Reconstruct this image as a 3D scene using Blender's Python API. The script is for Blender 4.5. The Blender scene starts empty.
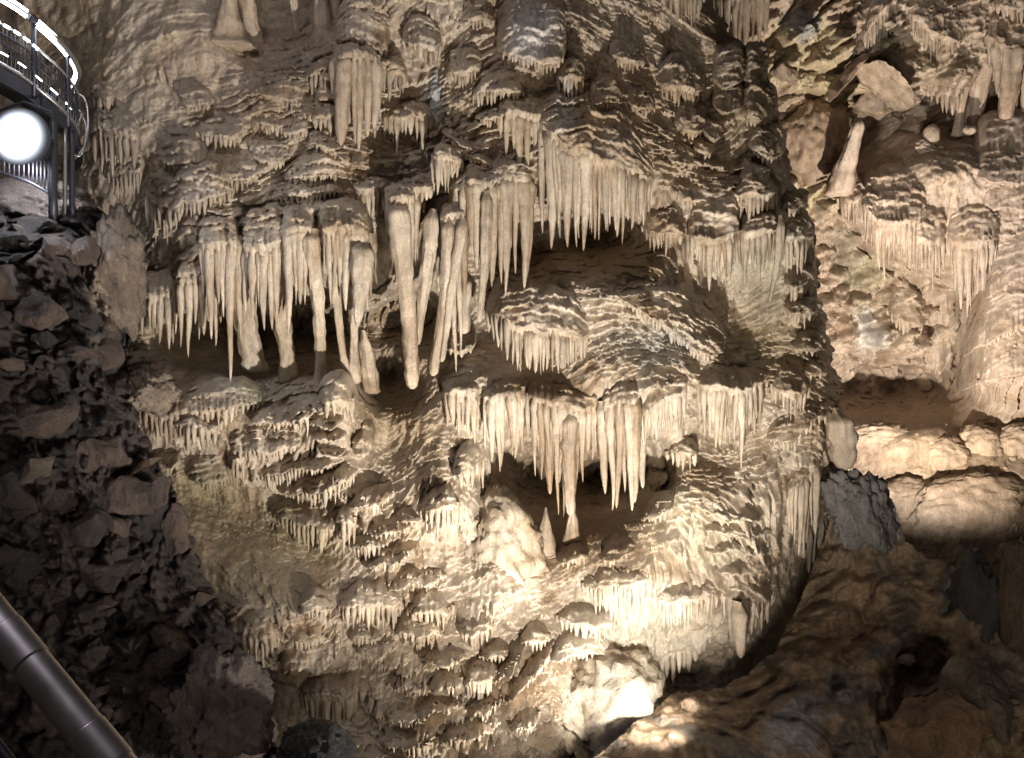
import bpy, bmesh, math, random
import numpy as np
from mathutils import Vector
S = 1.7            # one design unit in metres
F = 887.0          # focal length in photograph pixels
scene = bpy.context.scene
COL = scene.collection
rng = np.random.default_rng(7)
random.seed(7)

# ------------------------------------------------------------------ noise
_G = np.random.default_rng(3)
_perm = _G.permutation(4096).astype(np.int64)
_grad = _G.normal(size=(4096, 3)); _grad /= np.linalg.norm(_grad, axis=1)[:, None]
_grad = _grad.astype(np.float32)

def perlin(x, y, z=0.0):
    x, y, z = np.broadcast_arrays(np.asarray(x, float), np.asarray(y, float), np.asarray(z, float))
    x0 = np.floor(x); y0 = np.floor(y); z0 = np.floor(z)
    fx = x - x0; fy = y - y0; fz = z - z0
    xi = x0.astype(np.int64); yi = y0.astype(np.int64); zi = z0.astype(np.int64)
    u = fx*fx*fx*(fx*(fx*6-15)+10); v = fy*fy*fy*(fy*(fy*6-15)+10); w = fz*fz*fz*(fz*(fz*6-15)+10)
    out = 0.0
    for i in (0, 1):
        wx = u if i else 1-u
        a = _perm[(xi+i) & 4095]
        for j in (0, 1):
            wy = v if j else 1-v
            b = _perm[(a+yi+j) & 4095]
            for k in (0, 1):
                wz = w if k else 1-w
                g = _grad[_perm[(b+zi+k) & 4095]]
                out = out + wx*wy*wz*(g[..., 0]*(fx-i)+g[..., 1]*(fy-j)+g[..., 2]*(fz-k))
    return out*1.5

def fbm(x, y, z=0.0, o=3):
    r = 0.0; a = 1.0; f = 1.0
    for i in range(o):
        r = r + a*perlin(x*f+i*17.3, y*f-i*9.1, z*f+i*5.7); a *= .5; f *= 2.03
    return r

def sm(a, b, x):
    t = np.clip((x-a)/(b-a), 0, 1); return t*t*(3-2*t)

# ------------------------------------------------------------------ pixel + distance -> point
def P(px, py, Y):
    px = np.asarray(px, float); py = np.asarray(py, float); Y = np.asarray(Y, float)
    return np.stack(np.broadcast_arrays((px-512)/F*Y, Y, (379-py)/F*Y), -1)

def worley(x, y, z):
    """distance to the nearest and second nearest cell point, and the nearest cell's number"""
    xi = np.floor(x); yi = np.floor(y); zi = np.floor(z)
    f1 = np.full(x.shape, 9.); f2 = np.full(x.shape, 9.); idn = np.zeros(x.shape)
    for i in (-1, 0, 1):
        for j in (-1, 0, 1):
            for k in (-1, 0, 1):
                a = xi+i; b = yi+j; c = zi+k
                n = _perm[(_perm[(_perm[a.astype(np.int64) & 4095]+b.astype(np.int64)) & 4095]+c.astype(np.int64)) & 4095]
                d = np.sqrt((a+.5+.42*_grad[n, 0]*1.2-x)**2+(b+.5+.42*_grad[n, 1]*1.2-y)**2+(c+.5+.42*_grad[n, 2]*1.2-z)**2)
                m = d < f1
                f2 = np.where(m, f1, np.minimum(f2, d)); idn = np.where(m, n, idn); f1 = np.where(m, d, f1)
    return f1, f2, idn/4096.

class Field:
    def __init__(s, pts, c=22.0, lam=1e-3):
        p = np.array(pts, float); s.p = p[:, :2]; s.c = c; s.m = p[:, 2:].mean(0)
        d = np.sqrt(((s.p[:, None]-s.p[None])**2).sum(-1)+c*c)
        s.w = np.linalg.solve(d-np.eye(len(p))*lam*100, p[:, 2:]-s.m)
    def __call__(s, px, py):
        px, py = np.broadcast_arrays(np.asarray(px, float), np.asarray(py, float))
        sh = px.shape; q = np.stack([px.ravel(), py.ravel()], -1); out = np.empty((len(q), s.w.shape[1]))
        for i in range(0, len(q), 20000):
            e = q[i:i+20000]
            d = np.sqrt(((e[:, None]-s.p[None])**2).sum(-1)+s.c**2)
            out[i:i+20000] = d@s.w+s.m
        return out.reshape(sh) if out.shape[1] == 1 else out.reshape(sh+(-1,))

# ------------------------------------------------------------------ relief of dripping flowstone
def hsh(k, c, s):
    q = np.sin(k*127.1+c*311.7+s*74.7)*43758.5453
    return q-np.floor(q)

def terraces(u, v, lam, seed, fl=.35, cw=2.1):
    """overlapping scallops with pleated, dripping lips"""
    w = .9*fbm(u/(lam*4.2)+seed, v/(lam*3.), seed*1.7, 2)
    pw = lam*.30
    uu = u+.25*lam*perlin(u/(lam*1.1), v/(lam*2.4), seed+4)
    ple = 1-np.abs(perlin(uu/pw+seed*3, v/(lam*3.2), seed))*2.4
    def layer(off):
        vv = v/lam+w+off
        k0 = np.floor(vv)
        cu = uu/(lam*cw)+hsh(k0, 0., seed+off)*7.
        c = np.floor(cu); fu = cu-c
        ph = vv-k0+.45*(hsh(k0, c, seed)-.5)+.55*(fu-.5)**2*4*.5+.24*fl*ple
        f = np.clip(ph, 0, 1); p = 1-f
        edge = sm(0, .16, fu)*sm(0, .16, 1-fu)
        A = .35+.85*hsh(k0, c, seed+5)
        return p**1.15*sm(0, .10, ph)*A*(.45+.55*edge)*(.66+.62*fl*np.maximum(ple, -.6)*sm(.15, .8, p))
    return np.maximum(layer(0.), .85*layer(.5))

def relief(X, Y, Z, a1=1., a2=1., a3=1., tilt=0.):
    """outward height (units) of terraces, scallops and drip ridges"""
    v = Z+.6*Y+tilt*X; u = X+.25*Y
    h = .18*a1*terraces(u, v, .40, 1.3, .9)
    h = h+.125*a2*terraces(u, v, .20, 5.1, 1.)
    h = h+.058*a3*terraces(u, v, .095, 9.7, 1.)
    h = h+.016*a3*fbm(X*12, Z*7, Y*12, 3)+.03*fbm(X*4.5, Z*4.5, Y*4.5, 3)
    h = h+.06*fbm(X*1.7, Z*1.7, Y*1.7, 3)
    return h

# ------------------------------------------------------------------ colours of the rock
CREAM = np.array([.50, .42, .33]); BUFF = np.array([.345, .265, .185]); MUD = np.array([.25, .165, .09])
SPL = [  # px, py, radius x, radius y, colour, weight: brown, grey and pale patches laid over the rock colour
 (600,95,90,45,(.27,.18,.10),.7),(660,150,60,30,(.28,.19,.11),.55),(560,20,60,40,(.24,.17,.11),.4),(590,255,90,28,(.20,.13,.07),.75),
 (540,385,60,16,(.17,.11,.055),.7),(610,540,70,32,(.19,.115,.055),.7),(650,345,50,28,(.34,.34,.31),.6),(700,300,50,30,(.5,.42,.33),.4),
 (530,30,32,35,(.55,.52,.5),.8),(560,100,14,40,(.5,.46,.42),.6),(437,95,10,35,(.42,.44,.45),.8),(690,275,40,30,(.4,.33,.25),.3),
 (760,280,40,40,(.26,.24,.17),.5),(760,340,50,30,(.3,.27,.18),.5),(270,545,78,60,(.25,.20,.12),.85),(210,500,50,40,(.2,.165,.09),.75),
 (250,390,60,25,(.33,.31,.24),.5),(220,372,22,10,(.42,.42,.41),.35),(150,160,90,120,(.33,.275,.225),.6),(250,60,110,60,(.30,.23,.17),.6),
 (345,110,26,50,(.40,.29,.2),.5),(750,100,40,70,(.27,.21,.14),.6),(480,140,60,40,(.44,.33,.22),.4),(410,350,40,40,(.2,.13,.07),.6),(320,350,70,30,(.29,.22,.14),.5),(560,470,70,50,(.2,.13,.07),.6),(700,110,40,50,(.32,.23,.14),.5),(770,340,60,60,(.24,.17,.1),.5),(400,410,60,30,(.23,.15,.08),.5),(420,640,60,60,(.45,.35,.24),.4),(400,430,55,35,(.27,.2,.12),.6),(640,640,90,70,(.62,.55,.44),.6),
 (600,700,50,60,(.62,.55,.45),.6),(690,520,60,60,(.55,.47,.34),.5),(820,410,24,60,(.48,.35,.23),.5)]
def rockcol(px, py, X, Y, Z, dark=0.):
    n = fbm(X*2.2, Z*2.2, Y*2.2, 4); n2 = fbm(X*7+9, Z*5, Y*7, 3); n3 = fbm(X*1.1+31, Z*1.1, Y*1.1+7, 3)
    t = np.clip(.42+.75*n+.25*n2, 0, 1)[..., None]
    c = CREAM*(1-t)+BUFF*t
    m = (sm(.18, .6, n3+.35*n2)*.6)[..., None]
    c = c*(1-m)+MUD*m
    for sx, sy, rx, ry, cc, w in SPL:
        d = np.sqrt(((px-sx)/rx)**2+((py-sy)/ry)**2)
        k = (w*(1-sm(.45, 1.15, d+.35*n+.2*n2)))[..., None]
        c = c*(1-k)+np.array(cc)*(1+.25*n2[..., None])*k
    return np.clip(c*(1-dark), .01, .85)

# ------------------------------------------------------------------ meshes
def setcol(me, c):
    a = me.color_attributes.new('tint', 'FLOAT_COLOR', 'POINT')
    d = np.ones((len(me.vertices), 4), np.float32); d[:, :3] = c.reshape(-1, 3)
    a.data.foreach_set('color', d.ravel())

def mesh_np(name, V, Q, mat, col=None, smooth=True):
    me = bpy.data.meshes.new(name)
    V = np.asarray(V, np.float32).reshape(-1, 3); Q = np.asarray(Q, np.int32)
    me.vertices.add(len(V)); me.vertices.foreach_set('co', (V*S).ravel())
    k = Q.shape[1]
    me.loops.add(Q.size); me.loops.foreach_set('vertex_index', Q.ravel())
    me.polygons.add(len(Q)); me.polygons.foreach_set('loop_start', np.arange(0, Q.size, k, dtype=np.int32))
    me.polygons.foreach_set('loop_total', np.full(len(Q), k, np.int32))
    me.update(calc_edges=True); me.validate()
    me.polygons.foreach_set('use_smooth', np.full(len(me.polygons), smooth))
    if col is not None and len(me.vertices) == len(V): setcol(me, np.asarray(col, np.float32))
    me.materials.append(mat)
    return me

def gridq(n, m, wrap=False):
    i = np.arange(n-1)[:, None]; j = np.arange(m if wrap else m-1)[None]
    a = i*m+j; b = i*m+(j+1) % m
    return np.stack([a, b, b+m, a+m], -1).reshape(-1, 4)

def link(name, me, parent=None, loc=(0, 0, 0)):
    o = bpy.data.objects.new(name, me); COL.objects.link(o)
    o.location = Vector(loc)*S
    if parent: o.parent = parent
    return o

def tag(o, label=None, cat=None, group=None, kind=None):
    if label: o['label'] = label
    if cat: o['category'] = cat
    if group: o['group'] = group
    if kind: o['kind'] = kind
    return o

def empty(name, loc, label, cat, group=None):
    o = link(name, None, None, loc); o.empty_display_size = .1
    return tag(o, label, cat, group)

# ------------------------------------------------------------------ materials
def newmat(name):
    m = bpy.data.materials.new(name); m.use_nodes = True
    nt = m.node_tree; nt.nodes.clear()
    return m, nt, nt.nodes.new, nt.links.new

def stone(name, rough=.5, bump=.6, grain=1.0, spec=.45, tint=(1, 1, 1), pit=0.0):
    m, nt, N, L = newmat(name)
    out = N('ShaderNodeOutputMaterial'); b = N('ShaderNodeBsdfPrincipled'); L(b.outputs[0], out.inputs[0])
    geo = N('ShaderNodeNewGeometry'); att = N('ShaderNodeAttribute'); att.attribute_name = 'tint'
    def noise(sc, det=4, r=.6):
        n = N('ShaderNodeTexNoise'); n.inputs['Scale'].default_value = sc/S; n.inputs['Detail'].default_value = det
        n.inputs['Roughness'].default_value = r; L(geo.outputs['Position'], n.inputs['Vector']); return n
    n1 = noise(45*grain, 5, .7); n2 = noise(9*grain, 4); n3 = noise(150*grain, 3, .7)
    r1 = N('ShaderNodeMapRange'); L(n1.outputs[0], r1.inputs[0]); r1.inputs[1].default_value = .3; r1.inputs[2].default_value = .7
    r1.inputs[3].default_value = .72; r1.inputs[4].default_value = 1.2
    r2 = N('ShaderNodeMapRange'); L(n2.outputs[0], r2.inputs[0]); r2.inputs[1].default_value = .3; r2.inputs[2].default_value = .7
    r2.inputs[3].default_value = .78; r2.inputs[4].default_value = 1.15
    mu = N('ShaderNodeMath'); mu.operation = 'MULTIPLY'; L(r1.outputs[0], mu.inputs[0]); L(r2.outputs[0], mu.inputs[1])
    m2 = N('ShaderNodeMapping'); m2.inputs['Scale'].default_value = (11*grain/S, 11*grain/S, 1.8*grain/S); L(geo.outputs['Position'], m2.inputs['Vector'])
    st = N('ShaderNodeTexNoise'); st.inputs['Scale'].default_value = 1; st.inputs['Detail'].default_value = 5; st.inputs['Roughness'].default_value = .65; L(m2.outputs[0], st.inputs['Vector'])
    r3 = N('ShaderNodeMapRange'); L(st.outputs[0], r3.inputs[0]); r3.inputs[1].default_value = .32; r3.inputs[2].default_value = .62; r3.inputs[3].default_value = .70; r3.inputs[4].default_value = 1.1
    mu2 = N('ShaderNodeMath'); mu2.operation = 'MULTIPLY'; L(mu.outputs[0], mu2.inputs[0]); L(r3.outputs[0], mu2.inputs[1]); mu = mu2
    vm = N('ShaderNodeVectorMath'); vm.operation = 'SCALE'; L(att.outputs['Color'], vm.inputs[0]); L(mu.outputs[0], vm.inputs['Scale'])
    vt = N('ShaderNodeVectorMath'); vt.operation = 'MULTIPLY'; L(vm.outputs[0], vt.inputs[0]); vt.inputs[1].default_value = tint
    L(vt.outputs[0], b.inputs['Base Color'])
    rr = N('ShaderNodeMapRange'); L(n2.outputs[0], rr.inputs[0]); rr.inputs[3].default_value = rough-.22; rr.inputs[4].default_value = rough+.25
    L(rr.outputs[0], b.inputs['Roughness']); b.inputs['Specular IOR Level'].default_value = spec
    ad = N('ShaderNodeMath'); ad.operation = 'MULTIPLY_ADD'; L(n3.outputs[0], ad.inputs[0]); ad.inputs[1].default_value = .45; L(n1.outputs[0], ad.inputs[2])
    mp = N('ShaderNodeMapping'); mp.inputs['Scale'].default_value = (26*grain/S, 26*grain/S, 6*grain/S); L(geo.outputs['Position'], mp.inputs['Vector'])
    ns = N('ShaderNodeTexNoise'); ns.inputs['Scale'].default_value = 1; ns.inputs['Detail'].default_value = 3; L(mp.outputs[0], ns.inputs['Vector'])
    as_ = N('ShaderNodeMath'); as_.operation = 'MULTIPLY_ADD'; L(ns.outputs[0], as_.inputs[0]); as_.inputs[1].default_value = 1.1; L(ad.outputs[0], as_.inputs[2]); ad = as_
    h = ad
    if pit:
        vo = N('ShaderNodeTexVoronoi'); vo.inputs['Scale'].default_value = 7*grain/S; L(geo.outputs['Position'], vo.inputs['Vector'])
        ma = N('ShaderNodeMath'); ma.operation = 'MULTIPLY_ADD'; L(vo.outputs['Distance'], ma.inputs[0]); ma.inputs[1].default_value = pit; L(ad.outputs[0], ma.inputs[2]); h = ma
    bu = N('ShaderNodeBump'); bu.inputs['Strength'].default_value = bump; bu.inputs['Distance'].default_value = .03*S
    L(h.outputs[0], bu.inputs['Height']); L(bu.outputs[0], b.inputs['Normal'])
    return m

def plain(name, col, rough=.4, metal=0., emit=None, es=0.):
    m, nt, N, L = newmat(name)
    out = N('ShaderNodeOutputMaterial'); b = N('ShaderNodeBsdfPrincipled'); L(b.outputs[0], out.inputs[0])
    tc = N('ShaderNodeTexCoord'); n = N('ShaderNodeTexNoise'); n.inputs['Scale'].default_value = 30; n.inputs['Detail'].default_value = 4
    L(tc.outputs['Object'], n.inputs['Vector'])
    mx = N('ShaderNodeMix'); mx.data_type = 'RGBA'; L(n.outputs[0], mx.inputs[0])
    mx.inputs[6].default_value = tuple(c*.75 for c in col)+(1,); mx.inputs[7].default_value = tuple(min(1, c*1.2) for c in col)+(1,)
    L(mx.outputs[2], b.inputs['Base Color'])
    r = N('ShaderNodeMapRange'); L(n.outputs[0], r.inputs[0]); r.inputs[3].default_value = rough*.75; r.inputs[4].default_value = min(1, rough*1.3)
    L(r.outputs[0], b.inputs['Roughness']); b.inputs['Metallic'].default_value = metal
    if emit: b.inputs['Emission Color'].default_value = emit+(1,); b.inputs['Emission Strength'].default_value = es
    return m

M_flow = stone('wet_flowstone', .40, .55, spec=.5, tint=(.95, .92, .87))
M_stal = stone('stalactite_calcite', .36, .45, 1.2, spec=.5, tint=(.84, .80, .74))
M_cham = stone('chamber_limestone', .48, .5, .9)
M_rub = stone('rubble_limestone', .46, .9, 1.0, .5, pit=.6)
M_mud = stone('muddy_limestone', .5, .9, .9, .4, pit=.5)

# ------------------------------------------------------------------ the main wall: large form
MAIN = Field([
 (-90,-60,10.4),(20,-60,10.2),(90,-60,9.6),(200,-60,9.4),(260,10,9.9),(300,10,9.9),(225,30,8.95),(330,40,8.75),(380,-50,8.6),(520,-60,8.8),(650,-60,8.9),(740,-60,9.3),
 (-90,120,10.0),(30,120,9.9),(62,60,9.8),(95,95,9.15),(130,50,8.95),(200,80,8.75),(290,75,8.65),(375,60,8.55),(420,90,8.6),(470,60,8.5),(540,40,8.35),(600,60,8.35),(670,60,8.5),(710,60,8.7),(760,60,8.6),
 (95,180,9.2),(135,160,8.75),(200,150,8.45),(270,150,8.35),(330,150,8.25),(400,150,8.35),(470,140,8.2),(530,100,8.15),(600,110,8.0),(660,150,7.95),(720,150,8.25),(770,150,8.2),
 (250,335,9.4),(310,338,9.4),(350,335,9.3),(400,325,9.3),(200,328,9.2),(425,330,9.0),(570,232,9.2),(612,228,9.0),(522,252,9.0),(545,478,9.1),(600,478,9.3),(635,478,8.8),(520,460,8.8),(395,365,9.0),
 (-90,300,9.6),(40,260,9.5),(110,250,9.1),(140,230,8.85),(180,230,8.2),(250,215,8.1),(320,210,8.1),(390,230,8.2),(450,220,8.2),(520,215,8.3),(570,215,8.6),(620,215,8.5),(670,205,7.9),(730,210,7.9),(785,220,8.05),
 (130,310,8.7),(170,315,8.55),(230,305,8.65),(290,300,8.8),(340,300,8.8),(390,300,8.9),(440,290,8.6),(500,275,8.3),(560,265,8.25),(610,270,7.95),(660,265,7.75),(720,280,8.25),(765,280,8.15),(800,300,8.0),
 (150,360,8.15),(220,365,8.2),(300,362,8.25),(360,355,8.5),(400,360,8.5),(450,350,8.05),(490,335,8.05),(530,350,7.95),(600,320,7.55),(650,350,7.5),(700,340,7.65),(750,340,8.0),(810,350,7.9),
 (140,400,7.7),(220,398,7.55),(300,390,7.5),(355,390,7.55),(400,410,7.85),(440,390,7.6),(480,378,7.4),(530,388,7.4),(600,380,7.25),(660,370,7.25),(710,375,7.4),(770,370,7.7),(825,400,7.85),
 (160,450,7.75),(230,440,7.5),(300,440,7.3),(350,440,7.3),(390,440,7.75),(430,440,7.3),(480,440,7.55),(515,450,8.4),(560,460,8.5),(620,450,8.3),(660,440,7.55),(710,440,7.65),(770,440,7.5),(830,450,7.85),
 (170,500,7.6),(230,500,7.65),(290,500,7.5),(350,500,7.05),(420,500,7.05),(470,490,7.1),(515,500,8.3),(560,500,8.45),(620,500,8.0),(665,490,7.2),(710,490,7.0),(760,490,7.25),(830,490,8.0),
 (190,560,7.15),(260,550,7.1),(320,560,7.0),(370,550,6.95),(430,550,6.95),(470,550,6.95),(500,560,6.75),(540,540,7.5),(580,535,7.3),(630,550,6.85),(690,550,6.75),(750,550,6.85),(820,550,8.0),
 (200,620,7.1),(260,610,6.5),(320,610,6.45),(380,590,6.75),(440,590,6.75),(490,620,6.55),(540,600,6.8),(600,590,6.75),(660,590,6.6),(720,590,6.6),(770,600,6.95),(830,640,8.2),
 (230,680,6.75),(290,670,6.5),(340,670,6.45),(400,660,6.3),(450,650,6.2),(520,660,6.15),(580,655,6.5),(620,670,6.75),(660,665,7.2),(710,665,7.2),(760,660,7.3),
 (230,760,6.5),(300,740,6.2),(360,730,5.9),(430,730,5.65),(500,740,5.6),(560,730,5.65),(610,725,6.1),(645,730,6.4),(700,740,6.6),(780,740,7.0),
 (230,860,5.8),(360,860,5.3),(500,860,4.9),(600,860,5.0),(760,860,6.4),(-90,500,9.0),(60,500,8.4),(-90,860,8.0),(80,700,7.8),(900,300,9.5),(900,600,9.2),(900,0,10.2),(900,860,8)])
# relief strength per region: terraces, scallops, fine drips, row tilt
AMP = Field([
 (0,0,.15,.1,.4,0),(100,60,.25,.2,.3,0),(200,80,.4,.28,.45,0),(250,45,.3,.25,.4,0),(300,100,.6,.9,.8,0),(430,120,.8,1.2,1,-.1),(540,60,.5,.8,1.1,.2),(620,120,.25,.5,1.3,.35),(700,150,.6,.9,1,.2),(760,120,.9,.8,.7,0),
 (150,180,.5,.35,.5,0),(250,190,.8,.9,.8,-.1),(340,180,.9,1.1,1,0),(480,160,.8,1.3,1.1,.3),(680,220,.8,1.3,1.1,.2),(780,230,1,1.1,.9,0),
 (150,330,.4,.6,.7,0),(300,335,.5,.8,.9,0),(420,320,.5,.8,.9,0),(560,235,.4,.7,.9,0),(560,275,.3,.5,.9,.1),(680,300,.4,1.1,1.2,.4),(760,310,.2,.3,.6,0),(805,330,1,1.2,.9,0),
 (220,375,.15,.2,.5,0),(150,420,.4,.7,.8,0),(300,420,.7,1,.9,-.1),(400,430,.25,.5,1,0),(450,470,.6,1.2,1.2,0),(540,360,.1,.3,.7,0),(640,350,.3,.8,1.3,-.2),(740,400,.6,1,1.1,-.2),(800,450,.7,1.1,1,-.3),
 (540,470,.5,.8,.9,0),(610,480,.5,.8,.9,0),(560,535,.2,.4,.9,-.3),(640,550,.3,1,1.5,-.45),(740,540,.6,1.5,1.4,-.05),(690,490,.4,1,1.4,-.3),
 (240,540,.15,.25,.6,0),(330,570,.3,.5,.7,-.3),(360,510,.8,1.2,1,-.15),(430,560,.8,1.3,1.1,-.15),(300,630,.5,.8,.6,-.4),(250,640,.3,.4,.4,0),(330,690,.2,.4,.6,0),(400,620,.6,1.1,1,-.1),
 (450,660,1.5,1.7,1.2,-.3),(520,680,1.5,1.7,1.2,-.7),(450,740,1.4,1.6,1.2,-.35),(400,690,1.3,1.4,1.1,-.2),(590,670,.4,1,1.3,-.3),(600,730,.2,.5,1,0),(700,670,.2,.3,.6,0),(640,610,.5,1,1.1,0),(300,760,.3,.4,.6,0)], 40)

RIGHT_EDGE = np.array([(-60,716),(0,712),(35,730),(60,764),(90,770),(115,778),(150,785),(185,795),(205,804),(240,815),(290,817),(330,828),(370,836),(410,842),(440,848),(475,846),(510,838),(545,826),(580,810),(610,798),(660,790),(760,800),(870,800)], float)
def redge(py): return np.interp(py, RIGHT_EDGE[:, 0], RIGHT_EDGE[:, 1])

def LEAN(py): return .95*(np.asarray(py, float)-430)/380.
def main_depth(px, py):
    Y = MAIN(px, py)+LEAN(py)
    k = sm(460, 540, np.asarray(py, float)); wd = 42+42*k
    d = np.clip((px-(redge(py)-wd))/wd, 0, 1.0)
    return Y+(.75+1.1*k)*(1-np.sqrt(np.clip(1-d*d, 0, 1)))

def heightfield(name, xs, ys, depth, amp, mat, keep=None, colf=None, edge=None, rel=1.0, extra=None):
    px, py = np.meshgrid(xs, ys)
    if edge is not None: px = edge(px, py)
    Y = depth(px, py); p = P(px, py, Y)
    X, YY, Z = p[..., 0], p[..., 1], p[..., 2]
    if amp is not None:
        a = amp(px, py); a = np.clip(a, -1, 2)
        if amp is AMP:
            a[..., :3] *= (1-.7*sm(-70, 0, px-redge(py)))[..., None]
            a[..., :3] = a[..., :3]*.9+np.array([.12, .3, .3])*sm(.3, .7, a[..., 1:2])*(1-.7*sm(-60, 0, px-redge(py)))[..., None]
        h = relief(X, YY, Z, np.clip(a[..., 0], 0, 2), np.clip(a[..., 1], 0, 2), np.clip(a[..., 2], 0, 2), a[..., 3])*rel
    else: h = 0
    if extra: h = h+extra(px, py, X, YY, Z)
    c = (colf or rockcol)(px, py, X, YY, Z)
    p = p.copy(); p[..., 1] -= h; p[..., 2] -= .25*h
    q = gridq(*px.shape)
    if keep is not None:
        k = keep(px, py).ravel(); q = q[k[q].all(1)]
    me = mesh_np(name, p, q[:, ::-1], mat, c)
    return tag(link(name, me), kind='structure')

def stretch(px, py):      # keep columns evenly spread up to the wall's right edge
    r = redge(py)+6*perlin(py/17., 3.1)+3*perlin(py/6., 8.2)
    return np.where(px > 600, 600+(px-600)/(800-600.)*(r-600), px)
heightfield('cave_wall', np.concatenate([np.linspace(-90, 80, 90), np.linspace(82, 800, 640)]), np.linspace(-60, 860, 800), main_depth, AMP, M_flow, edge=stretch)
# ------------------------------------------------------------------ stalactites, ledges, columns
def lathe(cx, cy, r_of, n, depth_k=.9, ring=11, lean=(0, 0), seed=0., flute=.12, bend=None, rough=.08):
    """cx,cy: pixel of the upper end; r_of(t)-> radius px; n: length px. returns pixel/depth offsets"""
    rows = int(max(7, min(64, n/2.6)))
    t = np.linspace(0, 1, rows)
    th = np.linspace(0, 2*math.pi, ring, endpoint=False)
    T, H = np.meshgrid(t, th, indexing='ij')
    R = r_of(T)
    ns = perlin(np.cos(H)*1.3+seed, np.sin(H)*1.3, T*n/14.+seed*.37)
    fl = np.cos(H*(3+int(seed*7) % 3)+seed+1.2*perlin(T*n/40., seed))
    R = R*(1+rough*2.4*ns+flute*fl*(1-T)+.10*perlin(T*n/7.+seed*3.1, seed*.9))
    bx = lean[0]*T+(0 if bend is None else bend(T))+.035*n*(perlin(T*1.4+seed, seed*2.3)-perlin(seed, seed*2.3))
    if ring >= 16:
        rb = 1-np.abs(perlin(np.cos(H)*2.6+seed, np.sin(H)*2.6, T*n/130.+seed))*2.6
        R = R*(.9+.22*rb*(.35+.65*(1-T)))*(1+.10*perlin(np.cos(H)*3+seed, np.sin(H)*3, T*n/9.))
    X = cx+bx+R*np.cos(H)
    Yp = cy+T*n
    D = -R*np.sin(H)*depth_k+lean[1]*T*F/8.
    return X, Yp, D, rows, ring

def taper(r0, tip=.16, p=.75, neck=.55):
    def f(t):
        a = neck*np.clip(1-t, 0, 1)**p+(1-neck)*np.exp(-t*7)
        return r0*(tip*np.sqrt(np.clip(1-t**7, 0, 1))+a*(1-tip))
    return f

def stal_mesh(px, py, n, r, Y, seed, lean=(0, 0), mat=None, prof=None, name='stalactite', ring=11, colr=1., dk=.9, flute=.12, bend=None, colp=None):
    f = prof or taper(r)
    X, Yp, D, rows, ring = lathe(px, py, f, n, dk, ring, lean, seed, flute, bend)
    tp = np.linspace(0, 1, rows)[:, None]*n; rm = max(3., min(14., .35*n)); k = sm(0, rm, tp)
    X = X-(1-k)*.5*(X-X.mean(1, keepdims=True)); r1 = np.ptp(X[rows//4])*.5
    Yd = Y+(D+(1-k)*r1*1.1)*Y/F
    p = P(X, Yp, Y); 
    p[..., 1] = Yd
    q = gridq(rows, ring, True)
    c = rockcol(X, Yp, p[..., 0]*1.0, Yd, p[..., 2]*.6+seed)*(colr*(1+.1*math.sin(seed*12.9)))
    o = P(px, py, Y)
    me = mesh_np(name, p.reshape(-1, 3)-o, q, mat or M_stal, c.reshape(-1, 3))
    return me, o

def crom(pts, n):
    p = np.array(pts, float); 
    d = np.r_[0, np.cumsum(np.hypot(*(np.diff(p[:, :2], axis=0).T)))]
    s = np.linspace(0, d[-1], n); out = np.empty((n, p.shape[1]))
    m = np.empty_like(p)
    m[1:-1] = (p[2:]-p[:-2])/(d[2:]-d[:-2])[:, None] if len(p) > 2 else m[1:-1]
    m[0] = (p[1]-p[0])/(d[1]-d[0]); m[-1] = (p[-1]-p[-2])/(d[-1]-d[-2])
    k = np.clip(np.searchsorted(d, s, 'right')-1, 0, len(p)-2)
    h = (d[k+1]-d[k]); t = ((s-d[k])/h)[:, None]; h = h[:, None]
    out = (2*t**3-3*t**2+1)*p[k]+(t**3-2*t**2+t)*h*m[k]+(-2*t**3+3*t**2)*p[k+1]+(t**3-t**2)*h*m[k+1]
    return s, out, d[-1]

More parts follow.
